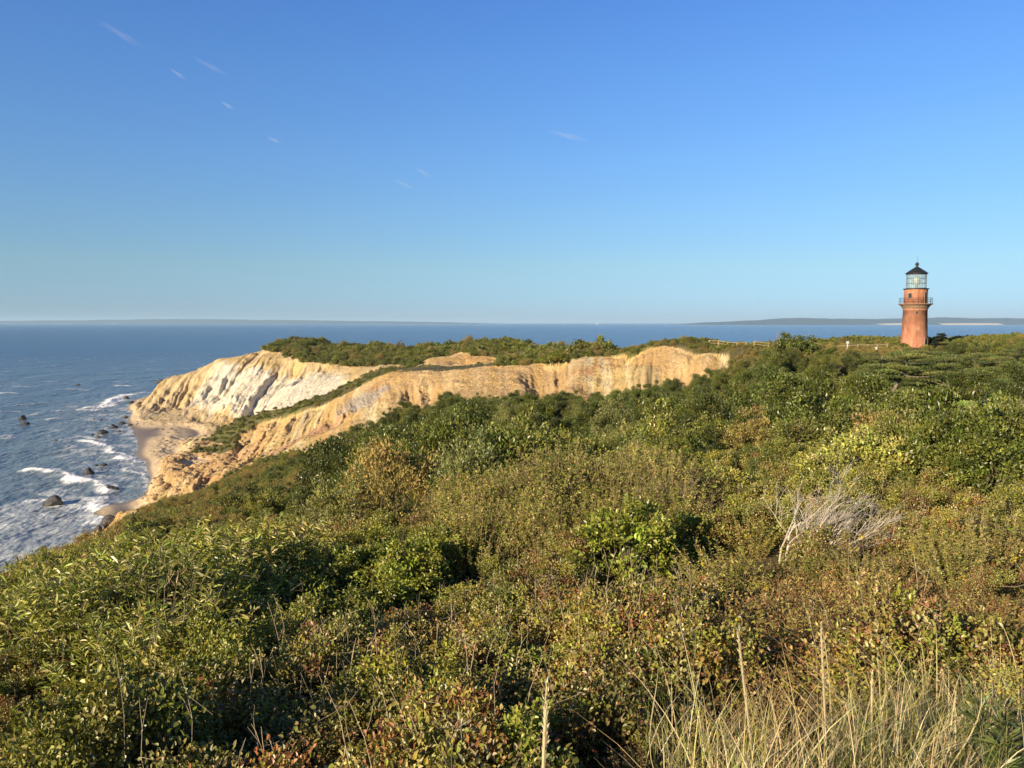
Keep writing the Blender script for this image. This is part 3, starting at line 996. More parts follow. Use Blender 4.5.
M_TWIGC = col_mat("twig_wood", .85, .15)
PAL = dict(
    thicket=[(.24, .245, .038), (.30, .285, .058), (.145, .165, .026), (.25, .235, .05), (.33, .28, .09), (.18, .195, .034), (.37, .33, .10), (.10, .12, .022)],
    russet=[(.24, .245, .045), (.29, .26, .07), (.25, .16, .06), (.20, .20, .038), (.37, .30, .13), (.21, .10, .045), (.23, .105, .05), (.27, .255, .055), (.13, .13, .03)],
    broad=[(.185, .22, .030), (.23, .25, .040), (.15, .18, .028), (.26, .26, .055)],
    long=[(.25, .27, .05), (.20, .23, .04), (.32, .315, .08), (.42, .38, .17)],
    dry=[(.31, .25, .10), (.24, .20, .07), (.21, .21, .05), (.37, .31, .14), (.24, .24, .055), (.19, .215, .04), (.17, .19, .035)],
    heath=[(.26, .17, .075), (.27, .215, .075), (.33, .26, .10), (.22, .10, .05), (.21, .20, .05), (.38, .31, .15), (.25, .24, .065)],
    yellow=[(.34, .33, .08), (.30, .31, .07), (.24, .26, .06), (.36, .32, .12)],
    dark=[(.085, .108, .02), (.11, .135, .026), (.14, .158, .032), (.08, .092, .02)],
    olive=[(.165, .178, .034), (.20, .205, .046), (.235, .225, .06), (.13, .148, .028)],
    brown=[(.28, .215, .085), (.25, .20, .075), (.20, .175, .06), (.32, .25, .11)],
    pale=[(.20, .215, .07), (.24, .24, .09), (.17, .18, .055)],
    pine=[(.095, .118, .036), (.115, .14, .044), (.14, .155, .05)],
    straw=[(.54, .45, .29), (.47, .38, .22), (.60, .52, .36), (.38, .30, .16), (.22, .23, .06), (.19, .21, .05)],
    meadow=[(.23, .22, .08), (.30, .25, .11), (.19, .20, .06)],
)
KIND = {}      # kind -> list of (foliage mesh, stem mesh, joined mesh)


def reg(kind, fo, st, lm, tm=None):
    f, s = fo.mesh(kind + "_foliage"), st.mesh(kind + "_stems")
    f.materials.append(lm); s.materials.append(tm or M_TWIGC)
    KIND.setdefault(kind, []).append((f, s, both(kind, fo, st, lm, tm or M_TWIGC)))


for k in range(5):
    reg("thicket_bush", *dome_plant(100 + k, .62, .85, 6200, .038, .027, PAL['thicket'], 46, .1, .24, full=True, bare=1 + k // 2), M_LEAF)
for k in range(4):
    reg("russet_bush", *dome_plant(120 + k, .60, .75, 5800, .036, .024, PAL['russet'], 46, .1, .25, full=True, bare=2 + k // 2), M_LEAF)
for k in range(3):
    reg("bright_leaf_shrub", *dome_plant(140 + k, .85, 1.45, 3400, .080, .052, PAL['broad'], 60, .12, .24, full=True), M_LEAF)
for k in range(4):
    reg("willow_leaf_shrub", *shoot_plant(160 + k, .75, 1.55, 95, 34, .135, .034, PAL['long'], (.14, .12, .07), .8, .15, .006, .15, .2, 1.0, full=True), M_LEAF)
for k in range(4):
    reg("dry_shrub", *shoot_plant(180 + k, .65, 1.35, 105, 40, .062, .030, PAL['dry'], (.26, .19, .11), .75, .12, .0055, .2, .2, .9), M_DRYLEAF)
for k in range(4):
    reg("heath_plant", *shoot_plant(200 + k, .5, .55, 110, 28, .036, .017, PAL['heath'], (.16, .09, .06), .7, .12, .004, .2, .2, .9), M_DRYLEAF)
for k in range(3):
    reg("yellow_leaf_shrub", *dome_plant(220 + k, 1.1, 1.5, 3400, .10, .062, PAL['yellow'], 75, .1, .24), M_LEAF)
for k in range(5):
    reg("dark_shrub", *dome_plant(240 + k, 1.7, 2.3, 11500, .098, .066, PAL['dark'], 120, .15, .18), M_LEAF)
for k in range(5):
    reg("olive_shrub", *dome_plant(260 + k, 1.5, 1.9, 10000, .092, .058, PAL['olive'], 120, .15, .18), M_LEAF)
for k in range(4):
    reg("dark_tall_bush", *dome_plant(400 + k, 2.0, 3.5, 21000, .115, .078, PAL['dark'], 64, .14, .25, low=.18), M_LEAF)
for k in range(3):
    reg("olive_tall_bush", *dome_plant(410 + k, 1.9, 3.1, 18000, .11, .07, [tuple(q * .8 for q in p) for p in PAL['olive']], 60, .16, .25, low=.18), M_LEAF)
reg("pale_tall_bush", *dome_plant(420, 1.8, 3.0, 15000, .11, .06, PAL['pale'], 56, .16, .25, low=.18), M_LEAF)
for k in range(4):
    reg("brown_shrub", *dome_plant(280 + k, 1.3, 1.6, 8000, .085, .038, PAL['brown'], 110, .15, .2), M_DRYLEAF)
for k in range(3):
    reg("pale_shrub", *dome_plant(300 + k, 1.3, 1.7, 8000, .09, .046, PAL['pale'], 110, .15, .19), M_LEAF)
for k in range(3):
    reg("low_scrub", *dome_plant(320 + k, 2.0, 1.3, 3200, .22, .15, PAL['olive'] + PAL['dark'][:3], 55, .15, .22), M_LEAF)
MEADOW = []
for k in range(3):
    me = blades(340 + k, 260, .55, .55, .022, PAL['meadow']).mesh("meadow_grass"); me.materials.append(M_GRASS); MEADOW.append(me)
STRAW = []
for k in range(4):
    me = blades(350 + k, 95, .34, .98, .0085, PAL['straw'], .25, .5).mesh("blades"); me.materials.append(M_GRASS); STRAW.append(me)

# ------------------------------------------------------------------ lighthouse
def XZ(u, d, v=None):
    """World x and ground z of the spot seen in column u at depth d."""
    x = (u - 512.0) / F_PX * d
    for _ in range(3):
        z = float(ground_z(x, d)[0])
        x = (u - 512.0) / F_PX * (d * _cp - (z - CAM_Z) * _sp)
    return x, z


def brick_mat(name, c1, c2):
    m, nt, b = new_mat(name)
    tc = nt.nodes.new("ShaderNodeTexCoord").outputs["Object"]
    sp = nt.nodes.new("ShaderNodeSeparateXYZ"); nt.links.new(tc, sp.inputs[0])
    at = N(nt, "ShaderNodeMath", operation='ARCTAN2'); nt.links.new(sp.outputs[1], at.inputs[0]); nt.links.new(sp.outputs[0], at.inputs[1])
    mu = N(nt, "ShaderNodeMath", operation='MULTIPLY'); nt.links.new(at.outputs[0], mu.inputs[0]); mu.inputs[1].default_value = 2.45
    cb = nt.nodes.new("ShaderNodeCombineXYZ"); nt.links.new(mu.outputs[0], cb.inputs[0]); nt.links.new(sp.outputs[2], cb.inputs[1])
    br = nt.nodes.new("ShaderNodeTexBrick")
    br.inputs["Scale"].default_value = 1.0; br.inputs["Brick Width"].default_value = .22; br.inputs["Row Height"].default_value = .075
    br.inputs["Mortar Size"].default_value = .008
    br.inputs["Color1"].default_value = (*c1, 1); br.inputs["Color2"].default_value = (*c2, 1); br.inputs["Mortar"].default_value = (.42, .30, .22, 1)
    nt.links.new(cb.outputs[0], br.inputs["Vector"])
    nz = noise(nt, .9, 5, .65, tc)
    cc = mixc(nt, 1.0, br.outputs[0], ramp(nt, nz, [(.28, (.72, .66, .6)), (.5, (1, 1, 1)), (.72, (1.18, 1.25, 1.3))]), 'MULTIPLY')
    mp = N(nt, "ShaderNodeMapping"); mp.inputs["Scale"].default_value = (1.6, 1.6, .22); nt.links.new(tc, mp.inputs["Vector"])
    cc = mixc(nt, 1.0, cc, ramp(nt, noise(nt, 1.0, 5, .7, mp.outputs[0]), [(.3, (.62, .56, .52)), (.5, (1, 1, 1)), (.72, (1.2, 1.3, 1.4))]), 'MULTIPLY')
    cc = mixc(nt, ramp(nt, noise(nt, .55, 3, .5, tc), [(.60, 0.0), (.70, .35)]), cc, (.50, .36, .26))
    nt.links.new(cc, b.inputs["Base Color"])
    b.inputs["Roughness"].default_value = .9
    bump(nt, b, br.outputs[1], -.4, .01)
    return m


M_BRICK = brick_mat("red_brick", (.39, .125, .048), (.30, .09, .036))
M_BROWN = plain("brownstone", (.24, .15, .095), .9, .2, 0, .25, 3)
M_BLACKM = plain("black_painted_iron", (.016, .016, .018), .45, .5, 0, .3, 5)
M_DARKW = plain("dark_opening", (.02, .02, .022), .4, .5, 0, .2, 2)
M_WHITEP = plain("white_paint", (.48, .48, .455), .55, .4, 0, .08, 3)
M_IRONL = plain("dark_lantern_frame", (.13, .14, .14), .5, .4, 0, .2, 3)
m, nt, b = new_mat("lantern_panes")
b.inputs["Base Color"].default_value = (.75, .82, .80, 1); b.inputs["Roughness"].default_value = .12
tr = nt.nodes.new("ShaderNodeBsdfTransparent"); tr.inputs[0].default_value = (.86, .93, .91, 1)
mx = nt.nodes.new("ShaderNodeMixShader"); mx.inputs[0].default_value = .86
nt.links.new(b.outputs[0], mx.inputs[1]); nt.links.new(tr.outputs[0], mx.inputs[2]); nt.links.new(mx.outputs[0], nt.nodes["Material Output"].inputs["Surface"])
M_PANE = m
m, nt, b = new_mat("lens_crystal"); b.inputs["Base Color"].default_value = (.36, .40, .39, 1); b.inputs["Roughness"].default_value = .3
M_LENS = m

LD = 150.0
LX = (914.3 - 512) / F_PX * (LD * _cp + 2 * _sp)
LZ = 40.2
lh = empty("lighthouse", (LX, LD, LZ)); lh.scale = (.9, .9, 1.0)
tag(lh, "red brick lighthouse with black lantern roof and railed gallery on the scrubby ridge", "lighthouse")
t = MB(); t.lathe([(2.70, -1.2), (2.64, .3), (2.36, 7.1), (2.42, 7.1), (2.42, 7.28), (2.36, 7.28), (2.36, 7.4)], 48); tower = t.build("tower", M_BRICK, lh, True)
tower.data.polygons.foreach_set("use_smooth", np.array([len(p.vertices) == 4 for p in tower.data.polygons]))
t = MB(); t.lathe([(2.30, 7.35), (2.50, 7.4), (2.50, 7.62), (2.68, 7.68), (2.72, 7.92), (2.95, 8.02), (3.0, 8.18), (3.34, 8.26), (3.36, 8.44), (2.2, 8.46)], 48); t.build("gallery", M_BROWN, lh)
t = MB(); t.lathe([(2.32, 8.44), (2.30, 11.15), (2.30, 11.2)], 48); drum = t.build("watch_room", M_BRICK, lh, True)
t = MB(); t.lathe([(2.31, 11.16), (2.52, 11.2), (2.54, 11.34), (1.9, 11.36)], 48); t.build("lantern_deck", M_BLACKM, lh)
ra = MB()
for k in range(20):
    a = k * 2 * math.pi / 20
    ra.tube([(3.2 * math.cos(a), 3.2 * math.sin(a), 8.42), (3.2 * math.cos(a), 3.2 * math.sin(a), 9.5)], .028, 5)
for z in (8.8, 9.15, 9.5):
    ra.tube([(3.2 * math.cos(q * math.pi / 24), 3.2 * math.sin(q * math.pi / 24), z) for q in range(49)], .022, 5)
ra.build("railing", M_BLACKM, lh)
NL = 16
lf = MB()
for k in range(NL):
    a = k * 2 * math.pi / NL
    lf.tube([(1.92 * math.cos(a), 1.92 * math.sin(a), 11.34), (1.92 * math.cos(a), 1.92 * math.sin(a), 14.2)], .045, 5)
for z in (11.42, 12.35, 13.3, 14.12):
    lf.tube([(1.92 * math.cos(q * 2 * math.pi / NL), 1.92 * math.sin(q * 2 * math.pi / NL), z) for q in range(NL + 1)], .04, 5)
lfo = lf.build("lantern_frame", M_IRONL, lh)
gl = MB()
vs = [(1.9 * math.cos(k * 2 * math.pi / NL), 1.9 * math.sin(k * 2 * math.pi / NL), z) for z in (11.36, 14.15) for k in range(NL)]
gl.add(vs, [(k, (k + 1) % NL, NL + (k + 1) % NL, NL + k) for k in range(NL)])
gl.build("lantern_glass", M_PANE, lh)
le = MB(); le.lathe([(.3, 11.36), (.3, 12.0), (.62, 12.1), (.8, 12.6), (.8, 13.0), (.62, 13.5), (.3, 13.7)], 20); le.build("lens", M_LENS, lh, True)
rf = MB(); rf.lathe([(1.85, 14.12), (2.2, 14.14), (2.22, 14.28), (1.75, 14.6), (1.1, 15.0), (.5, 15.38), (.28, 15.5), (.26, 15.72)], 32); roof = rf.build("roof", M_BLACKM, lh)
vb = MB(); vb.lathe([(.2, 15.7)] + [(.36 * math.sin(a) + .02, 16.02 - .34 * math.cos(a)) for a in np.linspace(.5, 2.9, 9)] + [(.05, 16.4)], 18); vb.build("vent_ball", M_BLACKM, roof, True)
sp_ = MB(); sp_.tube([(0, 0, 16.3), (0, 0, 17.6)], [.035, .012], 6); sp_.build("lightning_rod", M_BLACKM, roof)
fdir = Vector((-LX, -LD, 0)).normalized(); rdir = Vector((-fdir.y, fdir.x, 0))
if rdir.x < 0: rdir = -rdir


def on_wall(name, ang, rad, z0, z1, w, mat, parent, frame=None, fmat=None):
    dv = fdir * math.cos(R(ang)) + rdir * math.sin(R(ang))
    M4 = Matrix.Translation(dv * rad) @ Matrix.Rotation(math.atan2(dv.y, dv.x), 4, 'Z')
    f = MB()
    if frame:
        for (a0, b0, c0, a1, b1, c1) in ((-.15, -w / 2 - frame, z0, .06, -w / 2, z1), (-.15, w / 2, z0, .06, w / 2 + frame, z1), (-.15, -w / 2 - frame, z1, .06, w / 2 + frame, z1 + frame), (-.15, -w / 2 - frame, z0 - frame, .09, w / 2 + frame, z0)):
            f.box(a0, b0, c0, a1, b1, c1, M4)
    p = MB(); p.box(-.2, -w / 2, z0, .012, w / 2, z1, M4)
    ob = p.build(name, mat, parent)
    if frame:
        f.build("frame", fmat, ob)
    return ob


on_wall("door", 60, 2.68, -.3, 1.75, .95, M_DARKW, lh, .14, M_BROWN)
on_wall("window", -28, 2.31, 9.55, 10.35, .62, M_DARKW, lh, .09, M_IRONL)
on_wall("window", 8, 2.37, 6.45, 6.95, .42, M_DARKW, lh, .08, M_BROWN)
on_wall("gallery_door", 56, 2.31, 8.46, 10.5, .8, M_DARKW, lh, .08, M_BROWN)

# ------------------------------------------------------------------ rail fences and sign on the ridge
M_RAIL = plain("pale_weathered_timber", (.36, .28, .17), .85, .2, 0, .2, 4)
M_RAILW = plain("sun_bleached_timber", (.36, .30, .20), .85, .2, 0, .15, 4)


def rail_fence(label, u0, u1, d, posts, rails, top, mat, d1=None):
    pts = [XZ(u, dd) + (dd,) for u, dd in zip(np.linspace(u0, u1, posts), np.linspace(d, d1 or d, posts))]
    x0, z0, y0 = pts[0]
    f = empty("rail_fence", (x0, y0, z0)); tag(f, label, "fence")
    for (x, z, y) in pts:
        q = MB(); q.box(x - x0 - .08, y - y0 - .08, z - z0 - .4, x - x0 + .08, y - y0 + .08, z - z0 + top + .12); q.build("post", mat, f)
    for r in range(rails):
        h = top - r * .52
        for a, b2_ in zip(pts[:-1], pts[1:]):
            q = MB(); q.tube([(a[0] - x0, a[2] - y0 - .13, a[1] - z0 + h), (b2_[0] - x0, b2_[2] - y0 - .13, b2_[1] - z0 + h)], .05, 6); q.build("rail", mat, f)
    return f


rail_fence("tan wooden rail fence along the top of the cliff edge", 709, 746, 166, 5, 2, 1.05, M_RAIL, 163)
rail_fence("low tan rail fence running past the humped bush on the ridge", 754, 796, 156, 4, 2, 1.2, M_RAIL, 154)
rail_fence("sun bleached pale rail fence leading towards the lighthouse", 838, 887, 145, 6, 2, 1.0, M_RAILW, 146)
sx, sz_ = XZ(847, 140)
sg = empty("sign", (sx, 140, sz_)); tag(sg, "small blank white sign board on a post beside the pale fence", "sign")
q = MB(); q.box(-.07, -.07, -.4, .07, .07, 2.35); q.build("post", M_WHITEP, sg)
q = MB(); q.box(-.24, -.11, 1.9, .24, -.072, 2.33); q.build("board", M_WHITEP, sg)
sx, sz_ = XZ(876, 138)
sg = empty("marker_post", (sx, 138, sz_)); tag(sg, "short white marker post near the lighthouse end of the pale fence", "post")
q = MB(); q.box(-.13, -.13, -.3, .13, .13, 1.3); q.build("shaft", M_WHITEP, sg)
q = MB(); q.box(-.17, -.17, 1.302, .17, .17, 1.42); q.build("cap", M_WHITEP, sg)

# ------------------------------------------------------------------ boulders, boat
m, nt, b = new_mat("sea_worn_rock")
pos = geo_pos(nt)
sp3 = nt.nodes.new("ShaderNodeSeparateXYZ"); nt.links.new(pos, sp3.inputs[0])
nz = noise(nt, 1.1, 6, .65, pos)
cc = ramp(nt, nz, [(.3, (.022, .020, .020)), (.55, (.052, .046, .041)), (.75, (.10, .088, .075))])
wetm = N(nt, "ShaderNodeMapRange"); wetm.inputs["From Min"].default_value = .3; wetm.inputs["From Max"].default_value = 1.0; wetm.inputs["To Min"].default_value = .45; wetm.inputs["To Max"].default_value = 1.0
nt.links.new(sp3.outputs[2], wetm.inputs["Value"])
nt.links.new(mixc(nt, 1.0, cc, wetm.outputs[0], 'MULTIPLY'), b.inputs["Base Color"]); b.inputs["Roughness"].default_value = .6
bump(nt, b, noise(nt, 2.2, 7, .7, pos), .9, .25)
M_ROCK = m


def boulder(u, v, wpx, hpx, label, seed, skew=0.0, dry=False, d=None):
    if d:
        x, z = XZ(u, d); y = d
    else:
        x, y = SEA(u, v); z = max(0.0, float(ground_z(x, y)[0])) if dry else 0.0
    s = math.hypot(y, CAM_Z) / F_PX
    w, h = wpx * s / 2, hpx * s
    rng = np.random.default_rng(seed)
    import bmesh
    bm = bmesh.new(); bmesh.ops.create_icosphere(bm, subdivisions=4, radius=1.0)
    V = np.array([q.co[:] for q in bm.verts])
    # chop the ball with planes so that it has broken facets
    for _ in range(13):
        nrm = norm(rng.normal(size=3)); lim = rng.uniform(.62, .9)
        dd = V @ nrm
        V -= np.where(dd > lim, (dd - lim) * .92, 0)[:, None] * nrm
    V *= (1 + (fbm(V[:, 0] * 2.5 + seed, V[:, 1] * 2.5 + V[:, 2] * 2.1, seed, 3)[:, None] - .5) * .35)
    V /= np.abs(V).max(0)
    P = np.c_[V[:, 0] * w, V[:, 1] * w * .8, V[:, 2] * h * .95 + skew * V[:, 0] * h * .5 - h * .08]
    for q, p in zip(bm.verts, P):
        q.co = p
    me = bpy.data.meshes.new("boulder"); bm.to_mesh(me); bm.free()
    me.polygons.foreach_set("use_smooth", np.ones(len(me.polygons), bool))
    return tag(link("boulder", me, M_ROCK, None, (x, y, z)), label, "boulder", "boulders in the surf")


for k, a in enumerate([
    (53, 505, 26, 11, "big dark wedge shaped boulder nearest the bluff in the white wash", .8), (111, 490.5, 15, 7, "dark low boulder at the beach edge behind the big wedge boulder", .5), (88.5, 474, 12, 7.5, "squat dark boulder standing alone behind the long breaking wave", 0),
    (103.5, 465.5, 8, 3.2, "flat dark rock just inshore of the squat boulder", .2), (96.5, 465.5, 4, 2, "tiny dark rock beside the flat inshore rock", 0), (107, 475.5, 3, 1.6, "tiny wet rock between the squat and beach edge boulders", 0),
    (103, 433.5, 11, 6, "largest dark boulder at the tip of the rocky cove point", 0), (98, 438.5, 6, 4, "dark boulder in front of the cove point's largest boulder", 0), (92.5, 435, 3, 2, "small rock outermost on the cove point", 0),
    (113.5, 427.5, 9, 5, "dark boulder inshore on the rocky cove point", .2), (122, 424, 8, 3, "low brown rock on the cove point towards the cliff", 0), (119, 432, 6, 2.4, "low rock on the sandy side of the cove point", 0), (130, 426, 6, 2.5, "rubble block at the foot of the white cliff", 0),
    (125, 418, 6, 3, "dark rock below the outer cliff corner", 0), (94, 420, 4, 2.4, "small dark rock awash beyond the cove", 0), (101, 420, 3, 1.5, "tiny rock beside the rock awash beyond the cove", 0),
    (23, 419, 9, 4.5, "brown rock standing offshore among whitecaps", 0), (25.5, 423.5, 9, 2.2, "flat dark rock in front of the brown offshore rock", 0), (56, 440.5, 3, 1.5, "tiny lone rock in open water off the cove", 0),
    (78, 385, 4, 1.6, "far lone rock out in the blue water", 0), (126, 398.5, 7, 3, "dark rock in foam at the far headland's foot", .2), (131, 403, 6, 2.5, "brown rock at the far headland's waterline", 0), (161, 382, 11, 3, "dark reef rock behind the far headland", .3),
    (36, 511.5, 5, 1.2, "flat wet rock in the wash below the big wedge boulder", 0), (137, 421, 5, 2.5, "pale rubble rock at the cliff corner", 0)]):
    boulder(*a[:5], 500 + k, a[5], a[1] > 424 and a[0] > 115)
boulder(112, 512, 20, 8, "dark weed covered rock on the sand slope below the shrubs", 540, .1, d=133)
boulder(98, 519, 8, 7, "smaller dark rock beside the weed covered rock on sand", 541, .3, d=131)

# broken clay and stone lying along the foot of the cliffs
RB = MB()
rb_rng = np.random.default_rng(610)
_oct = norm(np.array([(1, 0, 0), (0, 1, 0), (-1, 0, 0), (0, -1, 0), (0, 0, 1), (0, 0, -1), (.7, .7, .5), (-.7, .6, .4), (.6, -.7, .5), (-.6, -.7, .4)]))
_of = [(6, 4, 0), (6, 1, 4), (7, 4, 1), (7, 2, 4), (9, 4, 2), (9, 3, 4), (8, 4, 3), (8, 0, 4), (6, 0, 5), (6, 5, 1), (7, 1, 5), (7, 5, 2), (9, 2, 5), (9, 5, 3), (8, 3, 5), (8, 5, 0)]
rc = []
for _ in range(230):
    if rb_rng.random() < .6:
        u, v = rb_rng.uniform(122, 235), 0
        v = 424 + 14 * rb_rng.normal() * .5 - max(0, u - 190) * .25
    else:
        u = rb_rng.uniform(140, 215); v = 500 - (u - 140) * .62 + rb_rng.normal() * 5
    x, y = SEA(u, v)
    rc.append((x, y, rb_rng.uniform(.2, .6) * (1.6 if rb_rng.random() < .12 else 1)))
rz_ = ground_z([q[0] for q in rc], [q[1] for q in rc])
for (x, y, s_), z in zip(rc, rz_):
    if z < -.3 or z > 14:
        continue
    RB.add((_oct * rb_rng.uniform(.6, 1.2, (10, 1)) * np.array([1, 1, .7]) * s_ + np.array([x, y, z + .1 * s_])).tolist(), _of)
tag(RB.build("rubble", plain("fallen_clay_and_stone", (.20, .155, .11), .9, .15, 0, .5, 1.2)), "loose broken stones and clay lumps along the cliff foot", kind='stuff')

bx, by = (597 - 512) / F_PX * 21000, 21000.0
bt = empty("boat", (bx, by, 0)); tag(bt, "tiny white ship far out on the horizon", "boat")
q = MB()
q.add([(-60, -9, 9), (-52, -9, 0), (40, -9, 0), (62, 0, 11), (40, 9, 0), (-52, 9, 0), (-60, 9, 9), (42, -9, 10), (42, 9, 10)], [(0, 1, 2, 7), (7, 2, 3), (3, 4, 8), (8, 4, 5, 6), (0, 6, 5, 1), (1, 5, 4, 2), (2, 4, 3), (0, 7, 3, 8, 6)])
q.build("hull", M_WHITEP, bt)
q = MB(); q.box(-45, -7, 10.2, 25, 7, 20); q.box(-5, -6, 20.1, 20, 6, 27); q.build("cabin", M_WHITEP, bt)
q = MB(); q.box(-25, -3, 20.1, -14, 3, 32); q.build("funnel", M_WHITEP, bt)

# ------------------------------------------------------------------ where the plants stand
THINGS = {}          # counts per name


def put(kind, x, y, z, rz, s, label, cat, group=None, parts=True, var=None, sz=1.0, tilt=None):
    v = KIND[kind]
    f, st, jn = v[random.randrange(len(v)) if var is None else var % len(v)]
    if parts:
        e = empty(kind, (x, y, z), rz)
        e.scale = (s, s, s * sz)
        for nm, me in (("foliage", f), ("stems", st)):
            o = bpy.data.objects.new(nm, me); COL.objects.link(o); o.parent = e
    else:
        e = bpy.data.objects.new(kind, jn); COL.objects.link(e)
        e.location = (x, y, z); e.rotation_euler = (0, 0, rz); e.scale = (s, s, s * sz)
    THINGS[kind] = THINGS.get(kind, 0) + 1
    return tag(e, label, cat, group)


def seed_points(r0, r1, spacing, a0=-40, a1=40, seed=0):
    """Jittered rings whose gap grows with range; returns x, y, spacing."""
    rng = np.random.default_rng(seed)
    out = []
    r = r0
    while r < r1:
        s = spacing(r)
        n = int((R(a1) - R(a0)) * r / s) + 1
        th_ = R(a0) + (np.arange(n) + rng.uniform(0, 1)) * s / r + rng.normal(0, .28, n) * s / r
        q = r + rng.uniform(-.45, .45, n) * s
        out.append(np.c_[q * np.sin(th_), q * np.cos(th_), np.full(n, s)])
        r += s * .92
    return np.concatenate(out)


def is_veg(x, y, z):
    return ~bare_mask(x, y, z)


rng = np.random.default_rng(77)
LIST = []            # (kind, x, y, z, size, label, category, group)


def at(kind, u, d, s, label, cat="shrub", group=None, parts=True, var=None, sz=1.0, rz=None):
    x, z = XZ(u, d)
    CLEAR.append((x, d, s))
    if kind == 'bright_leaf_shrub':
        CLEAR.append((x - .1, d - 1.2 * s, s * 1.25)); CLEAR.append((x + 1.0 * s, d - .5 * s, s))
    return put(kind, x, d, z - .03, rng.uniform(0, 6.28) if rz is None else rz, s, label, cat, group, parts, var, sz)


CLEAR = []
# -- shrubs placed one by one
G_W = "willow leaved shrubs along the left brow"
for k, (u, d, s) in enumerate([(45, 11.6, 1.0), (82, 10.8, 1.1), (118, 11.8, 1.15), (150, 10.9, 1.1), (185, 11.8, 1.15), (218, 12.6, 1.15), (62, 13.2, 1.1), (105, 13.6, 1.2), (150, 13.4, 1.2), (195, 14.2, 1.25), (238, 14.6, 1.25), (20, 13.4, 1.0), (262, 16, 1.2), (225, 16.4, 1.2), (130, 9.7, .9), (175, 10.0, .9)]):
    at("willow_leaf_shrub", u, d, s, "bright green willow leaved shrub with upright shoots on the brow above the surf", "shrub", G_W, var=k)
G_B = "glossy light green shrubs in the middle of the thicket"
for k, (u, d, s) in enumerate([(318, 13.2, .85), (352, 12.6, .8), (385, 13.4, .9), (345, 14.8, 1.0), (388, 15.2, 1.0), (300, 15.0, .95), (425, 15.5, .9), (440, 17.0, 1.0)]):
    at("bright_leaf_shrub", u, d, s, "glossy light green shrub in the cluster left of the tan dry shrubs", "shrub", G_B, var=k)
at("bright_leaf_shrub", 622, 14.8, 1.3, "vivid yellow green broad leaved shrub below the grey bare twigs", "shrub", None, var=1, sz=1.05)
at("bright_leaf_shrub", 600, 15.8, .75, "small vivid green shrub rising out of the tan dry shrubs", "shrub", None, var=2, sz=1.2)
at("bright_leaf_shrub", 684, 16.5, .8, "small vivid green shrub on the right of the dark hollow in dry scrub", "shrub", None, var=0)
at("yellow_leaf_shrub", 722, 22.5, .85, "pale yellow green shrub in front of the grassy gap", "shrub", None, var=0)
G_Y = "yellow green shrubs behind the grey dead bush"
for k, (u, d, s) in enumerate([(832, 22.5, 1.0), (862, 23.5, 1.25), (895, 23, 1.2), (925, 24.5, 1.25), (955, 24, 1.1), (880, 25.5, 1.3), (985, 26, 1.2), (1018, 24, 1.1), (845, 26, 1.15)]):
    at("yellow_leaf_shrub", u, d, s, "yellow green shrub in the band behind the grey dead bush", "shrub", G_Y, var=k)
G_D = "tan dry shrubs on the middle rise"
for k in range(64):
    u, d = rng.uniform(455, 690), rng.uniform(16.8, 24)
    if 575 < u < 650 and d < 16.5:
        continue
    at("dry_shrub", u, d, rng.uniform(.85, 1.3) * (1.3 if d > 19 and u > 540 else 1.1 if d > 19 else .95), "tan dry shrub with upright twiggy shoots on the rise left of centre green shrub", "shrub", G_D, var=k)
G_D2 = "brown dry shrubs on the right hand rise"
for k in range(24):
    u, d = rng.uniform(690, 1060), rng.uniform(12, 22)
    if 770 < u < 900 and 13.5 < d < 17.5:
        continue
    at("dry_shrub", u, d, rng.uniform(.7, 1.0), "brown dry shrub on the rise around the grey dead bush", "shrub", G_D2, var=k, sz=.85)

# -- dead wood
x, z = XZ(786, 15.4); z += .3
db = dead_branches(901, [(0, 0, -.3, .15, .1, .9), (.12, .1, -.3, .5, .2, .8), (.35, -.1, -.3, .6, -.2, .7), (.5, .2, -.3, .75, .1, .7), (.3, .3, -.3, .4, .4, .8), (.6, 0, -.3, .8, .2, .6), (-.1, .1, -.3, .05, .1, 1), (.45, -.2, -.3, .75, -.1, .55), (.2, -.2, -.3, .4, -.1, .8), (.7, .2, -.3, .7, .2, .7)], 2.0, np.array([.45, .05, .5]), 4, .021, .5, 3)
me = db.mesh("dead_bush"); me.materials.append(M_DEAD)
tag(link("dead_bush", me, None, None, (x, 15.4, z)), "bleached grey leafless bush swept to one side in the brown scrub", "dead bush")
CLEAR.append((x + .6, 15.0, 1.3)); CLEAR.append((x + .9, 14.2, 1.1))
x, z = XZ(648, 19)
me = dead_branches(902, [(0, 0, -.1, .2, 0, .9), (.2, .1, -.1, .5, .1, .8), (-.2, 0, -.1, -.2, .1, 1), (.4, 0, -.1, .8, 0, .6)], 2.7, np.array([.5, .1, .3]), 4, .022, .55, 3).mesh("dead_bush"); me.materials.append(M_DRYTWIG)
tag(link("dead_bush", me, None, None, (x, 19, z)), "brown grey bare twiggy bush behind the vivid green shrub", "dead bush")
x, z = XZ(1018, 40)
me = dead_branches(903, [(0, 0, -.1, .1, 0, .9), (.3, .1, -.1, .4, .1, .8), (-.3, 0, -.1, -.4, .1, .8), (.6, 0, -.1, .8, 0, .6), (-.6, .1, -.1, -.8, 0, .6)], 4.2, np.array([.3, 0, .2]), 4, .03, .6, 3).mesh("dead_bush"); me.materials.append(M_DEAD)
tag(link("dead_bush", me, None, None, (x, 40, z)), "pale grey bare branched bush beside the juniper at the frame edge", "dead bush")
CLEAR.append((x, 40, 1.4))


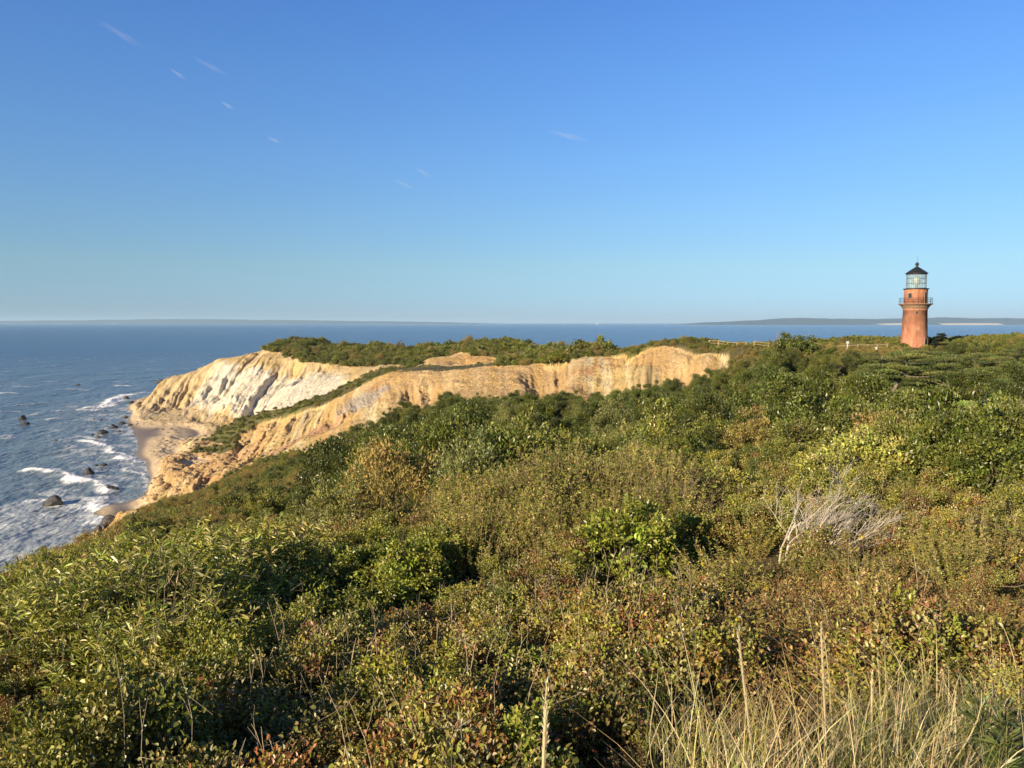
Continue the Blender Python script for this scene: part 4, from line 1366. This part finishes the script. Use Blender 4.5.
# -- trees
def tree(kind, u, d, ht, rad, seed, label, cat, pal=PAL['pine'], lean=.18, tiers=6, dens=1.0, bare=.28, barkm=M_BARK, rz=0.0):
    x, z = XZ(u, d)
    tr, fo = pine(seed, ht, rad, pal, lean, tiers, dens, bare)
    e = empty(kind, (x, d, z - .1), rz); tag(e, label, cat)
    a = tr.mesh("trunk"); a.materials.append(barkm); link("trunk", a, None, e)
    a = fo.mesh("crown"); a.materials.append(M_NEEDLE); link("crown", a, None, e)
    CLEAR.append((x, d, rad * .8)); CLEAR.append((x + .6 * rad, d - .5 * rad, rad * .7))
    return e


tree("pine_tree", 893, 58, 6.2, 2.8, 41, "windswept pine with bare grey trunk over the dark hollow below the lighthouse", "tree", bare=.4, lean=.06)
tree("pine_tree", 866, 74, 6.4, 3.8, 42, "dense layered dark pine left of the tallest shadow gap below the lighthouse", "tree", lean=.2)
tree("pine_tree", 878, 92, 6.0, 3.8, 43, "layered pine uppermost on the slope below the fence and lighthouse", "tree")
tree("pine_tree", 940, 72, 6.2, 4.2, 44, "broad flat layered pine right of the shadow gap below the lighthouse", "tree", lean=.25, bare=.18)
tree("pine_tree", 962, 86, 6.0, 3.8, 45, "grey green layered pine on the slope right of the lighthouse foot", "tree", bare=.2)
tree("pine_tree", 918, 102, 5.6, 3.8, 46, "rounded pine standing directly below the lighthouse tower", "tree", bare=.2)
tree("pine_tree", 828, 47, 2.7, 2.3, 47, "low grey green pine with flat sprays in front of the leafless gap", "tree", [(.14, .165, .085), (.165, .185, .10)], bare=.1, lean=.3)
tree("pine_tree", 915, 64, 3.0, 2.2, 48, "small pale pine among shadows right of the grey trunked pine", "tree", [(.16, .18, .05), (.14, .165, .05)], bare=.1)
tree("juniper", 972, 42, 2.6, 1.9, 49, "bushy bright green juniper at the right by the pale bare bush", "tree", [(.16, .20, .06), (.18, .21, .07)], bare=.05, tiers=8, dens=1.4, lean=.05)
tree("juniper", 992, 39, 1.7, 1.3, 50, "small pointed juniper in front of the bushy bright green juniper", "tree", [(.13, .17, .065), (.15, .19, .07)], bare=.05, tiers=7, dens=1.2, lean=0)
tree("pine_tree", 1012, 96, 5.6, 3.4, 51, "dark pine on the skyline slope at the far right", "tree")
tree("pine_tree", 806, 84, 5.2, 3.2, 52, "layered pine left of the pine cluster below the blank sign", "tree", bare=.2)
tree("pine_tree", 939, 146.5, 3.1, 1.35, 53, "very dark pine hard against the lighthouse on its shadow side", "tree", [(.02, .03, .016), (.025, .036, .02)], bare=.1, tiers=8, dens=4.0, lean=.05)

# small bare-trunked tree by the grass gap and the scraggy hump on the ridge
x, z = XZ(718, 52)
e = empty("small_tree", (x, 52, z)); tag(e, "small open crowned tree with pale forked trunk beside the round dark shrubs", "tree")
tk = dead_branches(911, [(0, 0, -.1, -.1, 0, 1), (.08, 0, -.1, .5, 0, .8)], 4.0, np.array([0, 0, .5]), 3, .05, .6, 3)
a = tk.mesh("trunk"); a.materials.append(M_DEAD); link("trunk", a, None, e)
vv = tk.arr()[0]; vv = vv[vv[:, 2] > 1.5]
g = Geo(); q = vv[rng.integers(0, len(vv), 1500)] + rng.normal(0, .22, (1500, 3))
v_, f_ = leaves(q, rng.normal(size=(1500, 3)), rng.normal(size=(1500, 3)) + np.array([0, 0, 1]), .14, .08); g.add(v_, f_, np.repeat(pick(PAL['pale'], 1500, rng, .2), 4, 0))
a = g.mesh("crown"); a.materials.append(M_LEAF); link("crown", a, None, e)
CLEAR.append((x, 52, 1.2))
x, z = XZ(794, 143)
e = empty("humped_bush", (x, 143, z)); tag(e, "wide humped windswept bush with grey bare branches on the ridge skyline", "bush")
tk = dead_branches(912, [(-3, 0, -.2, -.3, 0, .8), (-1.5, 0, -.2, -.2, -.1, .9), (0, 0, -.2, .3, -.2, .8), (1.5, 0, -.2, .4, -.1, .9), (3, 0, -.2, .6, 0, .7)], 4.6, np.array([.4, 0, .15]), 3, .09, .7, 4)
a = tk.mesh("branches"); a.materials.append(M_DRYTWIG); link("branches", a, None, e)
fo, st = dome_plant(913, 4.6, 4.1, 9500, .34, .2, PAL['dark'] + PAL['olive'][3:], 90, .2, .17, low=.35)
a = fo.mesh("foliage"); a.materials.append(M_LEAF); link("foliage", a, None, e)
CLEAR.append((x, 143, 3.0))

# -- the round dark shrubs in the hollow and others that stand out
for k, (u, d, s, lab) in enumerate([
    (668, 54, 1.15, "round dense dark shrub left one of the pair in the hollow under the cliff end"), (690, 52, 1.1, "round dense dark shrub right one of the pair beside the small open tree"),
    (560, 66, .85, "dark rounded shrub casting a shadow at the centre of the hollow"), (625, 70, .9, "dark rounded shrub between the ochre cliff and the round pair"),
    (250, 60, .5, "dark glossy shrub below the brown scrub on the left slope"), (285, 58, .55, "dark glossy shrub beside the small tan grass patch on the left slope"),
    (762, 56, .9, "dark shrub over the deep shadow left of the pines"), (935, 33, .6, "dark shrub behind the yellow green shrubs")]):
    at("dark_tall_bush" if d > 50 else "dark_shrub", u, d, s * (.95 if d > 50 else 1), lab, "bush", None, var=k)

# how high the scrub stands against what lies behind it: (column, row) of its upper edge as the photograph has it
CANOPY = [(-80, 578), (0, 551), (30, 545), (75, 532), (125, 511), (160, 496), (200, 488), (230, 469), (260, 452), (300, 439), (340, 427), (400, 399), (450, 385), (520, 384), (600, 386), (650, 375), (700, 367), (738, 352),
          (746, 347), (770, 345), (810, 341), (850, 341), (893, 342), (900, 344), (936, 344), (944, 337), (965, 335), (1000, 336), (1100, 334)]
_cu, _cv = [q[0] for q in CANOPY], [q[1] for q in CANOPY]
TALL = dict(thicket_bush=.98, russet_bush=.88, bright_leaf_shrub=1.65, heath_plant=.72, dark_shrub=2.65, olive_shrub=2.2, brown_shrub=1.85, pale_shrub=1.95, dark_tall_bush=4.0, olive_tall_bush=3.6, pale_tall_bush=3.5)
GAP = [(675, 427), (705, 424), (760, 434), (775, 443), (720, 441), (690, 436)]


def in_px(u, v, poly):
    return bool(in_poly(np.array([u]), np.array([v]), poly)[0])


# -- rounded trees standing over the low scrub of the hollow
_tp = []
for _ in range(4000):
    u, d = rng.uniform(330, 1070), 46 + 92 * rng.random() ** 1.1
    if u < 640 and d < 58:
        continue
    x = (u - 512) / F_PX * d
    if min([math.hypot(x - a, d - b_) for a, b_ in _tp] + [99]) < rng.uniform(4.2, 6.8) or any((a - x) ** 2 + (b_ - d) ** 2 < (s * .8 + 1.2) ** 2 for a, b_, s in CLEAR):
        continue
    x, z = XZ(u, d)
    if bare_mask(np.array([x]), np.array([d]), np.array([z]))[0] or in_px(*PIX(x, d, z), GAP) or math.hypot(x - LX, d - LD) < 9:
        continue
    kd = rng.choice(["dark_tall_bush"] * 7 + ["olive_tall_bush"] * 2 + ["pale_tall_bush"])
    szf = rng.uniform(.9, 1.25)
    top = W(u, np.interp(u, _cu, _cv) + abs(rng.normal(0, 4)), d)[2]
    s = min(rng.uniform(.8, 1.35), (top - z) / (TALL[kd] * szf))
    if s < .5:
        continue
    _tp.append((x, d)); CLEAR.append((x, d, s * 2.2)); CLEAR.append((x + 2.4 * s, d + 1.6 * s, s * 1.9))
    nm = {"dark_tall_bush": "dark green", "olive_tall_bush": "olive green", "pale_tall_bush": "pale grey green"}[kd]
    pl = "left of the round dark pair" if u < 640 else "between round dark pair and pines" if u < 800 else "among the pines below the lighthouse"
    o = put(kd, x, d, z - .05, rng.uniform(0, 6.28), s, nm + " tall bush over low scrub " + pl, "bush", nm + " tall bushes " + pl, False, None, szf)
print("TALL", len(_tp))

# -- the rest of the scrub: nearest ones of each kind as shrubs of their own, the others one mass
extra = seed_points(138, 172, lambda r: 1.05, 13, 27, 9)
edge_pts = seed_points(36, 140, lambda r: .9 + .005 * r, -36, -16, 10)
near = seed_points(2.9, 27, lambda r: .56 + .023 * r, -39, 39, 1)
mid = seed_points(24, 165, lambda r: 1.4 + .019 * r, -36, 40, 2)
far = seed_points(165, 520, lambda r: 1.6 + .0045 * r, -30, 40, 3)
GAP = [(675, 427), (705, 424), (760, 434), (775, 443), (720, 441), (690, 436)]
TANG = [(340, 470), (385, 466), (390, 482), (345, 488)]


def in_px(u, v, poly):
    return bool(in_poly(np.array([u]), np.array([v]), poly)[0])


def free(x, y, k=1.0):
    for (a, b_, s) in CLEAR:
        if (a - x) ** 2 + (b_ - y) ** 2 < (s * .62 * k) ** 2:
            return False
    return True


cand = []
for arr, zone in ((near, 0), (mid, 1), (extra, 3), (edge_pts, 4), (far, 2)):
    zz = ground_z(arr[:, 0], arr[:, 1]); hb_ = base_h(arr[:, 0], arr[:, 1])
    vg = is_veg(arr[:, 0], arr[:, 1], hb_) & (zz > 2.5)
    n_a = fbm(arr[:, 0] * .11, arr[:, 1] * .11, 301, 3); n_b = fbm(arr[:, 0] * .3, arr[:, 1] * .3, 302, 2)
    for i in np.flatnonzero(vg):
        x, y, s = arr[i]; z = zz[i]
        u, v = PIX(x, y, z)
        if not (-70 < u < 1100 and v < 900):
            continue
        d = math.hypot(x, y)
        a, b_, r = n_a[i], n_b[i], rng.random()
        if math.hypot(x - LX, y - LD) < 3.1 or in_px(u, v, GAP) or in_px(u, v, TANG):
            continue
        if zone != 2 and not free(x, y):
            continue
        sc = rng.uniform(.75, 1.3) if rng.random() < .8 else rng.uniform(1.2, 1.6)
        if zone == 0:
            if d < 7.2 and u > 600 + 20 * (d - 3):
                kind = "heath_plant"; sc *= 1.0
                if d < 4.2: sc *= .75
            elif u > 720:
                kind = "heath_plant" if (a + .3 * r > .62) else ("russet_bush" if r < .42 else "thicket_bush"); sc *= 1.15
            else:
                kind = "thicket_bush" if a + .25 * r < .76 + (.06 if u < 300 else -.06) else "russet_bush"
                if r > .975: kind = "bright_leaf_shrub"; sc *= .5
            if kind == "bright_leaf_shrub": sc = .42
            hill = fbm(x * .42, y * .42, 333, 2)
            sc *= .55 + 1.0 * sstep(.25, .75, hill)
            if kind in ("thicket_bush", "russet_bush"):
                sc *= .9 + .02 * d
        elif zone >= 3:
            kind = 'brown_shrub' if a + .5 * r > .66 else 'olive_shrub' if (zone == 3 or r < .45) else 'dark_shrub'
            sc = sc * .5 if zone == 3 else rng.uniform(.3, .85)
        elif zone == 1:
            tan_side = .10 if (v < 372 or (u > 690 and v > 440)) else (.02 if u > 760 else -.05)
            q = a + .35 * (r - .5)
            kind = "dark_shrub" if q < .44 - tan_side else "olive_shrub" if q < .60 - tan_side * .5 else "brown_shrub" if q < .70 else "pale_shrub"
            if 540 < u < 720 and 385 < v < 430 and r < .6: kind = "dark_shrub"
            if v > 440 and u < 330 and d < 60 and r < .4: kind = "olive_shrub"
            sc *= min(1.15, .28 + d / 80) * rng.choice([.6, .8, 1.0, 1.35, 1.7])
            if d < 40 and 680 < u < 790: sc = min(sc, .45)
            if d > 132 and u > 700: sc = min(sc * .62, .85)
            if d > 120 and 600 < u <= 760: sc = min(sc * .6, .7)
            edge = u < 330 and d < 140 and (u < 250 or d < 50)
            if edge: sc = min(sc * .7, .5)
            if d > 46 and u > 330: sc = min(sc, rng.uniform(.3, .6))
            if 230 < u < 640 and d > 85: sc = min(sc, rng.uniform(.4, .75))
            if u < 420 and d > 45: sc = min(sc, rng.uniform(.4, .62))
        else:
            kind = "low_scrub"; sc *= rng.choice([.5, .75, 1.0, 1.4]) * (.75 if u > 620 else 1.0) * (.42 if v > 366 else 1.0)
            if 395 < u < 530 and 215 < d < 296:
                if rng.random() < .75: continue
                sc *= .45
            if r < .25: kind = 'brown_shrub'; sc *= 1.1
            if u > 600: sc = min(sc, .62)
        szf = rng.uniform(.8, 1.35)
        if zone != 2:
            top = W(u, np.interp(u, _cu, _cv) + (rng.normal(0, 3.0) if 330 < u < 730 else abs(rng.normal(0, 3.0))), y)[2]
            sc = min(sc, 1.25 if zone == 0 else 1.5, max(0, top - z) / (TALL[kind] * szf))
            if sc < .22:
                if zone != 3: continue
                sc = .24
        cand.append((d, kind, x, y, z, sc, u, v, szf))
cand.sort(key=lambda q: q[0])


def where(kind, u, v, d):
    """(label, group) of a shrub nothing tells apart from its neighbours."""
    if kind == "thicket_bush":
        p = "in the thicket nearest the viewer" if d < 8 else "in the thicket below the willow leaved brow" if u < 300 else "in the thicket before the tan dry shrubs" if u < 640 else "among the brown scrub on the near rise"
        return "small leaved olive green bush " + p, "olive bushes " + p
    if kind == "russet_bush":
        p = "in the thicket nearest the viewer" if d < 8 else "in the thicket before the sea bluff" if u < 400 else "in the thicket before the tan dry shrubs" if u < 640 else "on the brown near rise"
        return "bush with russet and olive leaves " + p, "russet bushes " + p
    if kind == "heath_plant":
        p = "behind the straw grass" if d < 8 else "around the grey dead bush"
        return "low reddish brown heath plant " + p, "heath plants " + p
    if kind == "bright_leaf_shrub":
        return "small bright leaved sapling poking out of the near thicket", "bright saplings in the near thicket"
    p = ("on the bluff slope above the beach" if u < 300 else "on the slope below the ochre cliff" if u < 640 else "on the slope below the pines and lighthouse") if d < 75 else \
        ("at the edge of the sea bluff" if u < 300 else "along the foot of the ochre cliff" if u < 700 else "on the upper slope around the lighthouse")
    a = {"dark_shrub": "dark green rounded shrub", "olive_shrub": "olive green rounded shrub", "brown_shrub": "brownish thin leaved shrub", "pale_shrub": "pale grey green shrub"}[kind]
    return a + " " + p, {"dark_shrub": "dark shrubs", "olive_shrub": "olive shrubs", "brown_shrub": "brownish shrubs", "pale_shrub": "pale shrubs"}[kind] + " " + p


LIMIT = {"thicket_bush": 270, "russet_bush": 220, "heath_plant": 220, "bright_leaf_shrub": 30, "dark_shrub": 200, "olive_shrub": 220, "brown_shrub": 140, "pale_shrub": 120, "low_scrub": 0}
used = {}
rest = []
for (d, kind, x, y, z, sc, u, v, szf) in cand:
    used[kind] = used.get(kind, 0) + 1
    if used[kind] <= LIMIT[kind]:
        lab, grp = where(kind, u, v, d)
        put(kind, x, y, z - .03, rng.uniform(0, 6.28), sc, lab, "shrub" if kind not in ("heath_plant", "thicket_bush", "russet_bush") else "plant" if kind == "heath_plant" else "bush", grp, d < 45, None, szf)
    else:
        rest.append((kind, x, y, z, sc, szf))

# the mass of scrub farther off: one object
SRC = bpy.data.collections.new("scrub_sources")          # not linked to the scene
src_names = []
for kind in sorted(KIND):
    for i, (f, st, jn) in enumerate(KIND[kind]):
        o = bpy.data.objects.new(f"{kind}_source_{i}", jn); SRC.objects.link(o); src_names.append((kind, o.name))
order = sorted(range(len(src_names)), key=lambda q: src_names[q][1])
idx_of = {}
for pos_, q in enumerate(order):
    idx_of.setdefault(src_names[q][0], []).append(pos_)


def scatter(name, pts, label):
    """pts: (kind, x, y, z, size). One stuff object that sets a source plant at each point."""
    me = bpy.data.meshes.new(name)
    n = len(pts)
    me.vertices.add(n)
    me.vertices.foreach_set("co", np.array([(p[1], p[2], p[3] - .05) for p in pts], np.float32).ravel())
    a = me.attributes.new("pick", 'INT', 'POINT'); a.data.foreach_set("value", np.array([random.choice(idx_of[p[0]]) for p in pts], np.int32))
    a = me.attributes.new("size", 'FLOAT_VECTOR', 'POINT'); a.data.foreach_set("vector", np.array([(p[4], p[4], p[4] * p[5]) for p in pts], np.float32).ravel())
    a = me.attributes.new("turn", 'FLOAT_VECTOR', 'POINT'); a.data.foreach_set("vector", np.array([(rng.normal(0, .08), rng.normal(0, .08), rng.uniform(0, 6.28)) for p in pts], np.float32).ravel())
    ob = link(name, me)
    ng = bpy.data.node_groups.new(name, 'GeometryNodeTree')
    ng.interface.new_socket("Geometry", in_out='INPUT', socket_type='NodeSocketGeometry')
    ng.interface.new_socket("Geometry", in_out='OUTPUT', socket_type='NodeSocketGeometry')
    gi, go = ng.nodes.new("NodeGroupInput"), ng.nodes.new("NodeGroupOutput")
    ci = ng.nodes.new("GeometryNodeCollectionInfo"); ci.inputs["Collection"].default_value = SRC
    ci.inputs["Separate Children"].default_value = True; ci.inputs["Reset Children"].default_value = True
    mp_ = ng.nodes.new("GeometryNodeMeshToPoints")
    ip = ng.nodes.new("GeometryNodeInstanceOnPoints"); ip.inputs["Pick Instance"].default_value = True

    def attr(nm, ty):
        q = ng.nodes.new("GeometryNodeInputNamedAttribute"); q.data_type = ty; q.inputs["Name"].default_value = nm
        return q.outputs["Attribute"]
    ng.links.new(gi.outputs[0], mp_.inputs["Mesh"]); ng.links.new(mp_.outputs[0], ip.inputs["Points"])
    ng.links.new(ci.outputs[0], ip.inputs["Instance"])
    ng.links.new(attr("pick", 'INT'), ip.inputs["Instance Index"])
    ng.links.new(attr("size", 'FLOAT_VECTOR'), ip.inputs["Scale"])
    ng.links.new(attr("turn", 'FLOAT_VECTOR'), ip.inputs["Rotation"])
    ng.links.new(ip.outputs[0], go.inputs[0])
    md = ob.modifiers.new("scatter", 'NODES'); md.node_group = ng
    return tag(ob, label, kind='stuff')


scatter("undergrowth", rest, "dense mixed scrub covering the headland and far slopes")
print("PLANTS", THINGS, "rest", len(rest), "cand", len(cand))

# -- meadow grass in the gap and the tan patch; straw grass, seed stalks and a goldenrod close by
G_M = "grass tufts in the grassy gap"
for k in range(90):
    u, d = rng.uniform(676, 775), rng.uniform(36, 50)
    x, z = XZ(u, d)
    if not in_px(*PIX(x, d, z), GAP):
        continue
    o = link("grass_tuft", MEADOW[k % 3], None, None, (x, d, z)); o.scale = (1.3, 1.3, 1.1); o.rotation_euler = (0, 0, rng.uniform(0, 6.28))
    tag(o, "pale green meadow grass tuft in the open gap beside the small tree", "grass", G_M)
G_T = "tan grass tufts on the left slope"
for k in range(60):
    u, d = rng.uniform(338, 392), rng.uniform(40, 75)
    x, z = XZ(u, d)
    if not in_px(*PIX(x, d, z), TANG):
        continue
    o = link("grass_tuft", STRAW[k % 4], None, None, (x, d, z)); o.scale = (2.6, 2.6, 1.3); o.rotation_euler = (0, 0, rng.uniform(0, 6.28))
    tag(o, "tan dry grass tuft in the small clearing on the left slope", "grass", G_T)
G_S = "straw coloured grass tufts nearest the viewer"
for k in range(27):
    u, d = 655 + 390 * rng.random() ** .8, rng.uniform(3.3, 5.3)
    x, z = XZ(u, d)
    o = link("grass_tuft", STRAW[k % 4], None, None, (x, d, z)); s = rng.uniform(.75, 1.1)
    o.scale = (s, s, s * (1.0 if u < 900 else .85)); o.rotation_euler = (0, 0, rng.normal(0, .5))
    tag(o, "straw coloured grass tuft in the clump nearest the viewer", "grass", G_S)
for k, (u0, v0, u1, v1, d, w, lab) in enumerate([
    (541, 775, 547, 684, 3.3, .021, "single thick pale straw stalk standing apart at the bottom edge"), (757, 745, 738, 632, 4.3, .018, "tall pale seed stalk leaning over the straw grass"),
    (829, 740, 821, 624, 4.3, .016, "tallest pale upright stalk rising from the straw grass"), (873, 730, 872, 672, 4.3, .013, "short pale upright stalk right of the tallest one"),
    (700, 770, 640, 668, 3.9, .006, "thin long arched stem leaning away from the straw clump"), (958, 768, 955, 690, 4.0, .008, "thin straight stem before the goldenrod"), (1005, 760, 990, 618, 4.6, .007, "pale curved stem above the goldenrod")]):
    p0, p1 = Vector(W(u0, v0, d)), Vector(W(u1, v1, d + .15))
    p0.z -= .25
    t = np.linspace(0, 1, 9)
    P = [p0.lerp(p1, q) + Vector((.05 * math.sin(q * 3.0 + k) * (w < .01) * 3, 0, .0)) for q in t]
    g = Geo(); v_, f_ = np_tube(np.array([p[:] for p in P]) - np.array(p0[:]), np.where(t > .45, w * .5, w * .38) * (1 - .75 * sstep(.8, 1, t)), 6); g.add(v_, f_, np.array([.50, .41, .25]))
    n = 120
    q = np.array([(p0.lerp(p1, s_) - p0)[:] for s_ in rng.uniform(.5, 1, n)])
    v_, f_ = leaves(q, np.tile(np.array((p1 - p0).normalized()[:]), (n, 1)) + rng.normal(0, .25, (n, 3)), rng.normal(size=(n, 3)), w * 2.0, w * .5); g.add(v_, f_, np.repeat(pick(PAL['straw'][:3], n, rng, .12), 4, 0))
    me = g.mesh("seed_stalk"); me.materials.append(M_GRASS)
    tag(link("seed_stalk", me, None, None, p0), lab, "stalk")
x, z = XZ(998, 4.1)
e = empty("goldenrod", (x, 4.1, z)); tag(e, "green leafy goldenrod plant with yellow tips at the right edge", "plant")
fo, st = shoot_plant(950, .10, .95, 7, 60, .12, .020, [(.13, .17, .05), (.17, .20, .06)], (.16, .15, .07), .9, .05, .005, .35, .15, .9, .2)
g = Geo(); n = 420
tp_ = np.array([[rng.normal(0, .07), rng.normal(0, .07), .9 + rng.normal(0, .06)] for _ in range(n)])
v_, f_ = leaves(tp_, rng.normal(size=(n, 3)) + np.array([0, 0, .5]), rng.normal(size=(n, 3)), .022, .014); g.add(v_, f_, np.repeat(pick([(.32, .27, .06), (.26, .25, .08)], n, rng, .15), 4, 0))
for nm, gg, mm in (("leaves", fo, M_LEAF), ("stems", st, M_TWIGC), ("blossom", g, M_LEAF)):
    a = gg.mesh(nm); a.materials.append(mm); link(nm, a, None, e)
G_F = "small yellow flowers in the near scrub"
g = Geo(); n = 26
v_, f_ = leaves(rng.normal(0, .025, (n, 3)), rng.normal(size=(n, 3)) + np.array([0, -.3, .6]), rng.normal(size=(n, 3)), .03, .016); g.add(v_, f_, np.repeat(pick([(.62, .46, .02), (.55, .45, .04)], n, rng, .1), 4, 0))
FLW = g.mesh("flower"); FLW.materials.append(M_LEAF)
for k, (u, d) in enumerate([(683, 9.2), (765, 9.5), (702, 12), (780, 12.6), (860, 13), (1012, 11), (985, 15), (910, 12), (745, 14.5), (478, 9.5), (735, 7.2), (960, 9)]):
    x, z = XZ(u, d)
    o = link("flower", FLW, None, None, (x, d, z + .85 + .1 * rng.random())); o.scale = (.9,) * 3
    tag(o, "small yellow flower head showing above the near scrub", "flower", G_F)

# -- wisps of cloud, far up
m = bpy.data.materials.new("ice_cloud"); m.use_nodes = True
nt = m.node_tree; nt.nodes.remove(nt.nodes["Principled BSDF"])
tc = nt.nodes.new("ShaderNodeTexCoord").outputs["Object"]
ln = N(nt, "ShaderNodeVectorMath", operation='LENGTH'); nt.links.new(tc, ln.inputs[0])
fo_ = N(nt, "ShaderNodeMapRange"); fo_.interpolation_type = 'SMOOTHERSTEP'; fo_.inputs["From Min"].default_value = 1.0; fo_.inputs["From Max"].default_value = .0
nt.links.new(ln.outputs["Value"], fo_.inputs["Value"])
mp = N(nt, "ShaderNodeMapping"); mp.inputs["Scale"].default_value = (1.6, 1.6, 2.2); nt.links.new(tc, mp.inputs["Vector"])
nz = noise(nt, 1.3, 3, .55, mp.outputs[0])
nr_ = N(nt, "ShaderNodeMapRange"); nr_.inputs["From Min"].default_value = .35; nr_.inputs["From Max"].default_value = .75; nt.links.new(nz, nr_.inputs["Value"])
mu = N(nt, "ShaderNodeMath", operation='MULTIPLY'); nt.links.new(fo_.outputs[0], mu.inputs[0]); nt.links.new(nr_.outputs[0], mu.inputs[1])
mu2 = N(nt, "ShaderNodeMath", operation='MULTIPLY'); nt.links.new(mu.outputs[0], mu2.inputs[0]); mu2.inputs[1].default_value = .007
pv = nt.nodes.new("ShaderNodeVolumePrincipled"); pv.inputs["Color"].default_value = (1, 1, 1, 1); pv.inputs["Anisotropy"].default_value = 0.0
nt.links.new(mu2.outputs[0], pv.inputs["Density"]); nt.links.new(pv.outputs[0], nt.nodes["Material Output"].inputs["Volume"])
M_CLOUD = m
for k, (u0, v0, u1, v1, wpx, lab) in enumerate([
    (88, 15, 156, 55, 9, "longest thin white wisp of cloud, highest in the sky"), (186, 54, 237, 80, 7, "straight thin white wisp right of the longest wisp"), (167, 67, 190, 82, 6, "short faint wisp between the two longest wisps"),
    (218, 100, 237, 111, 6, "tiny faint wisp below the straight wisp"), (264, 136, 284, 144, 6, "faintest tiny wisp lowest on the left"), (542, 130, 594, 142, 8, "faint flat wisp alone in mid sky"),
    (410, 166, 438, 180, 6, "small pale streak of cloud above the far headland"), (390, 178, 418, 191, 6, "faint streak of cloud beside the small pale streak")]):
    d = 9000.0
    a, b_ = Vector(W(u0, v0, d)), Vector(W(u1, v1, d + 500))
    L = (b_ - a).length
    r = wpx * d / F_PX / 2
    q = MB(); q.lathe([(math.sin(t_), -math.cos(t_)) for t_ in np.linspace(.02, math.pi - .02, 14)], 20)
    o = q.build("cloud", M_CLOUD, None, True, (a + b_) / 2)
    ax = (b_ - a).normalized()
    o.rotation_euler = ax.to_track_quat('Z', 'Y').to_euler(); o.scale = (r, r, L / 2)
    tag(o, lab, "cloud")
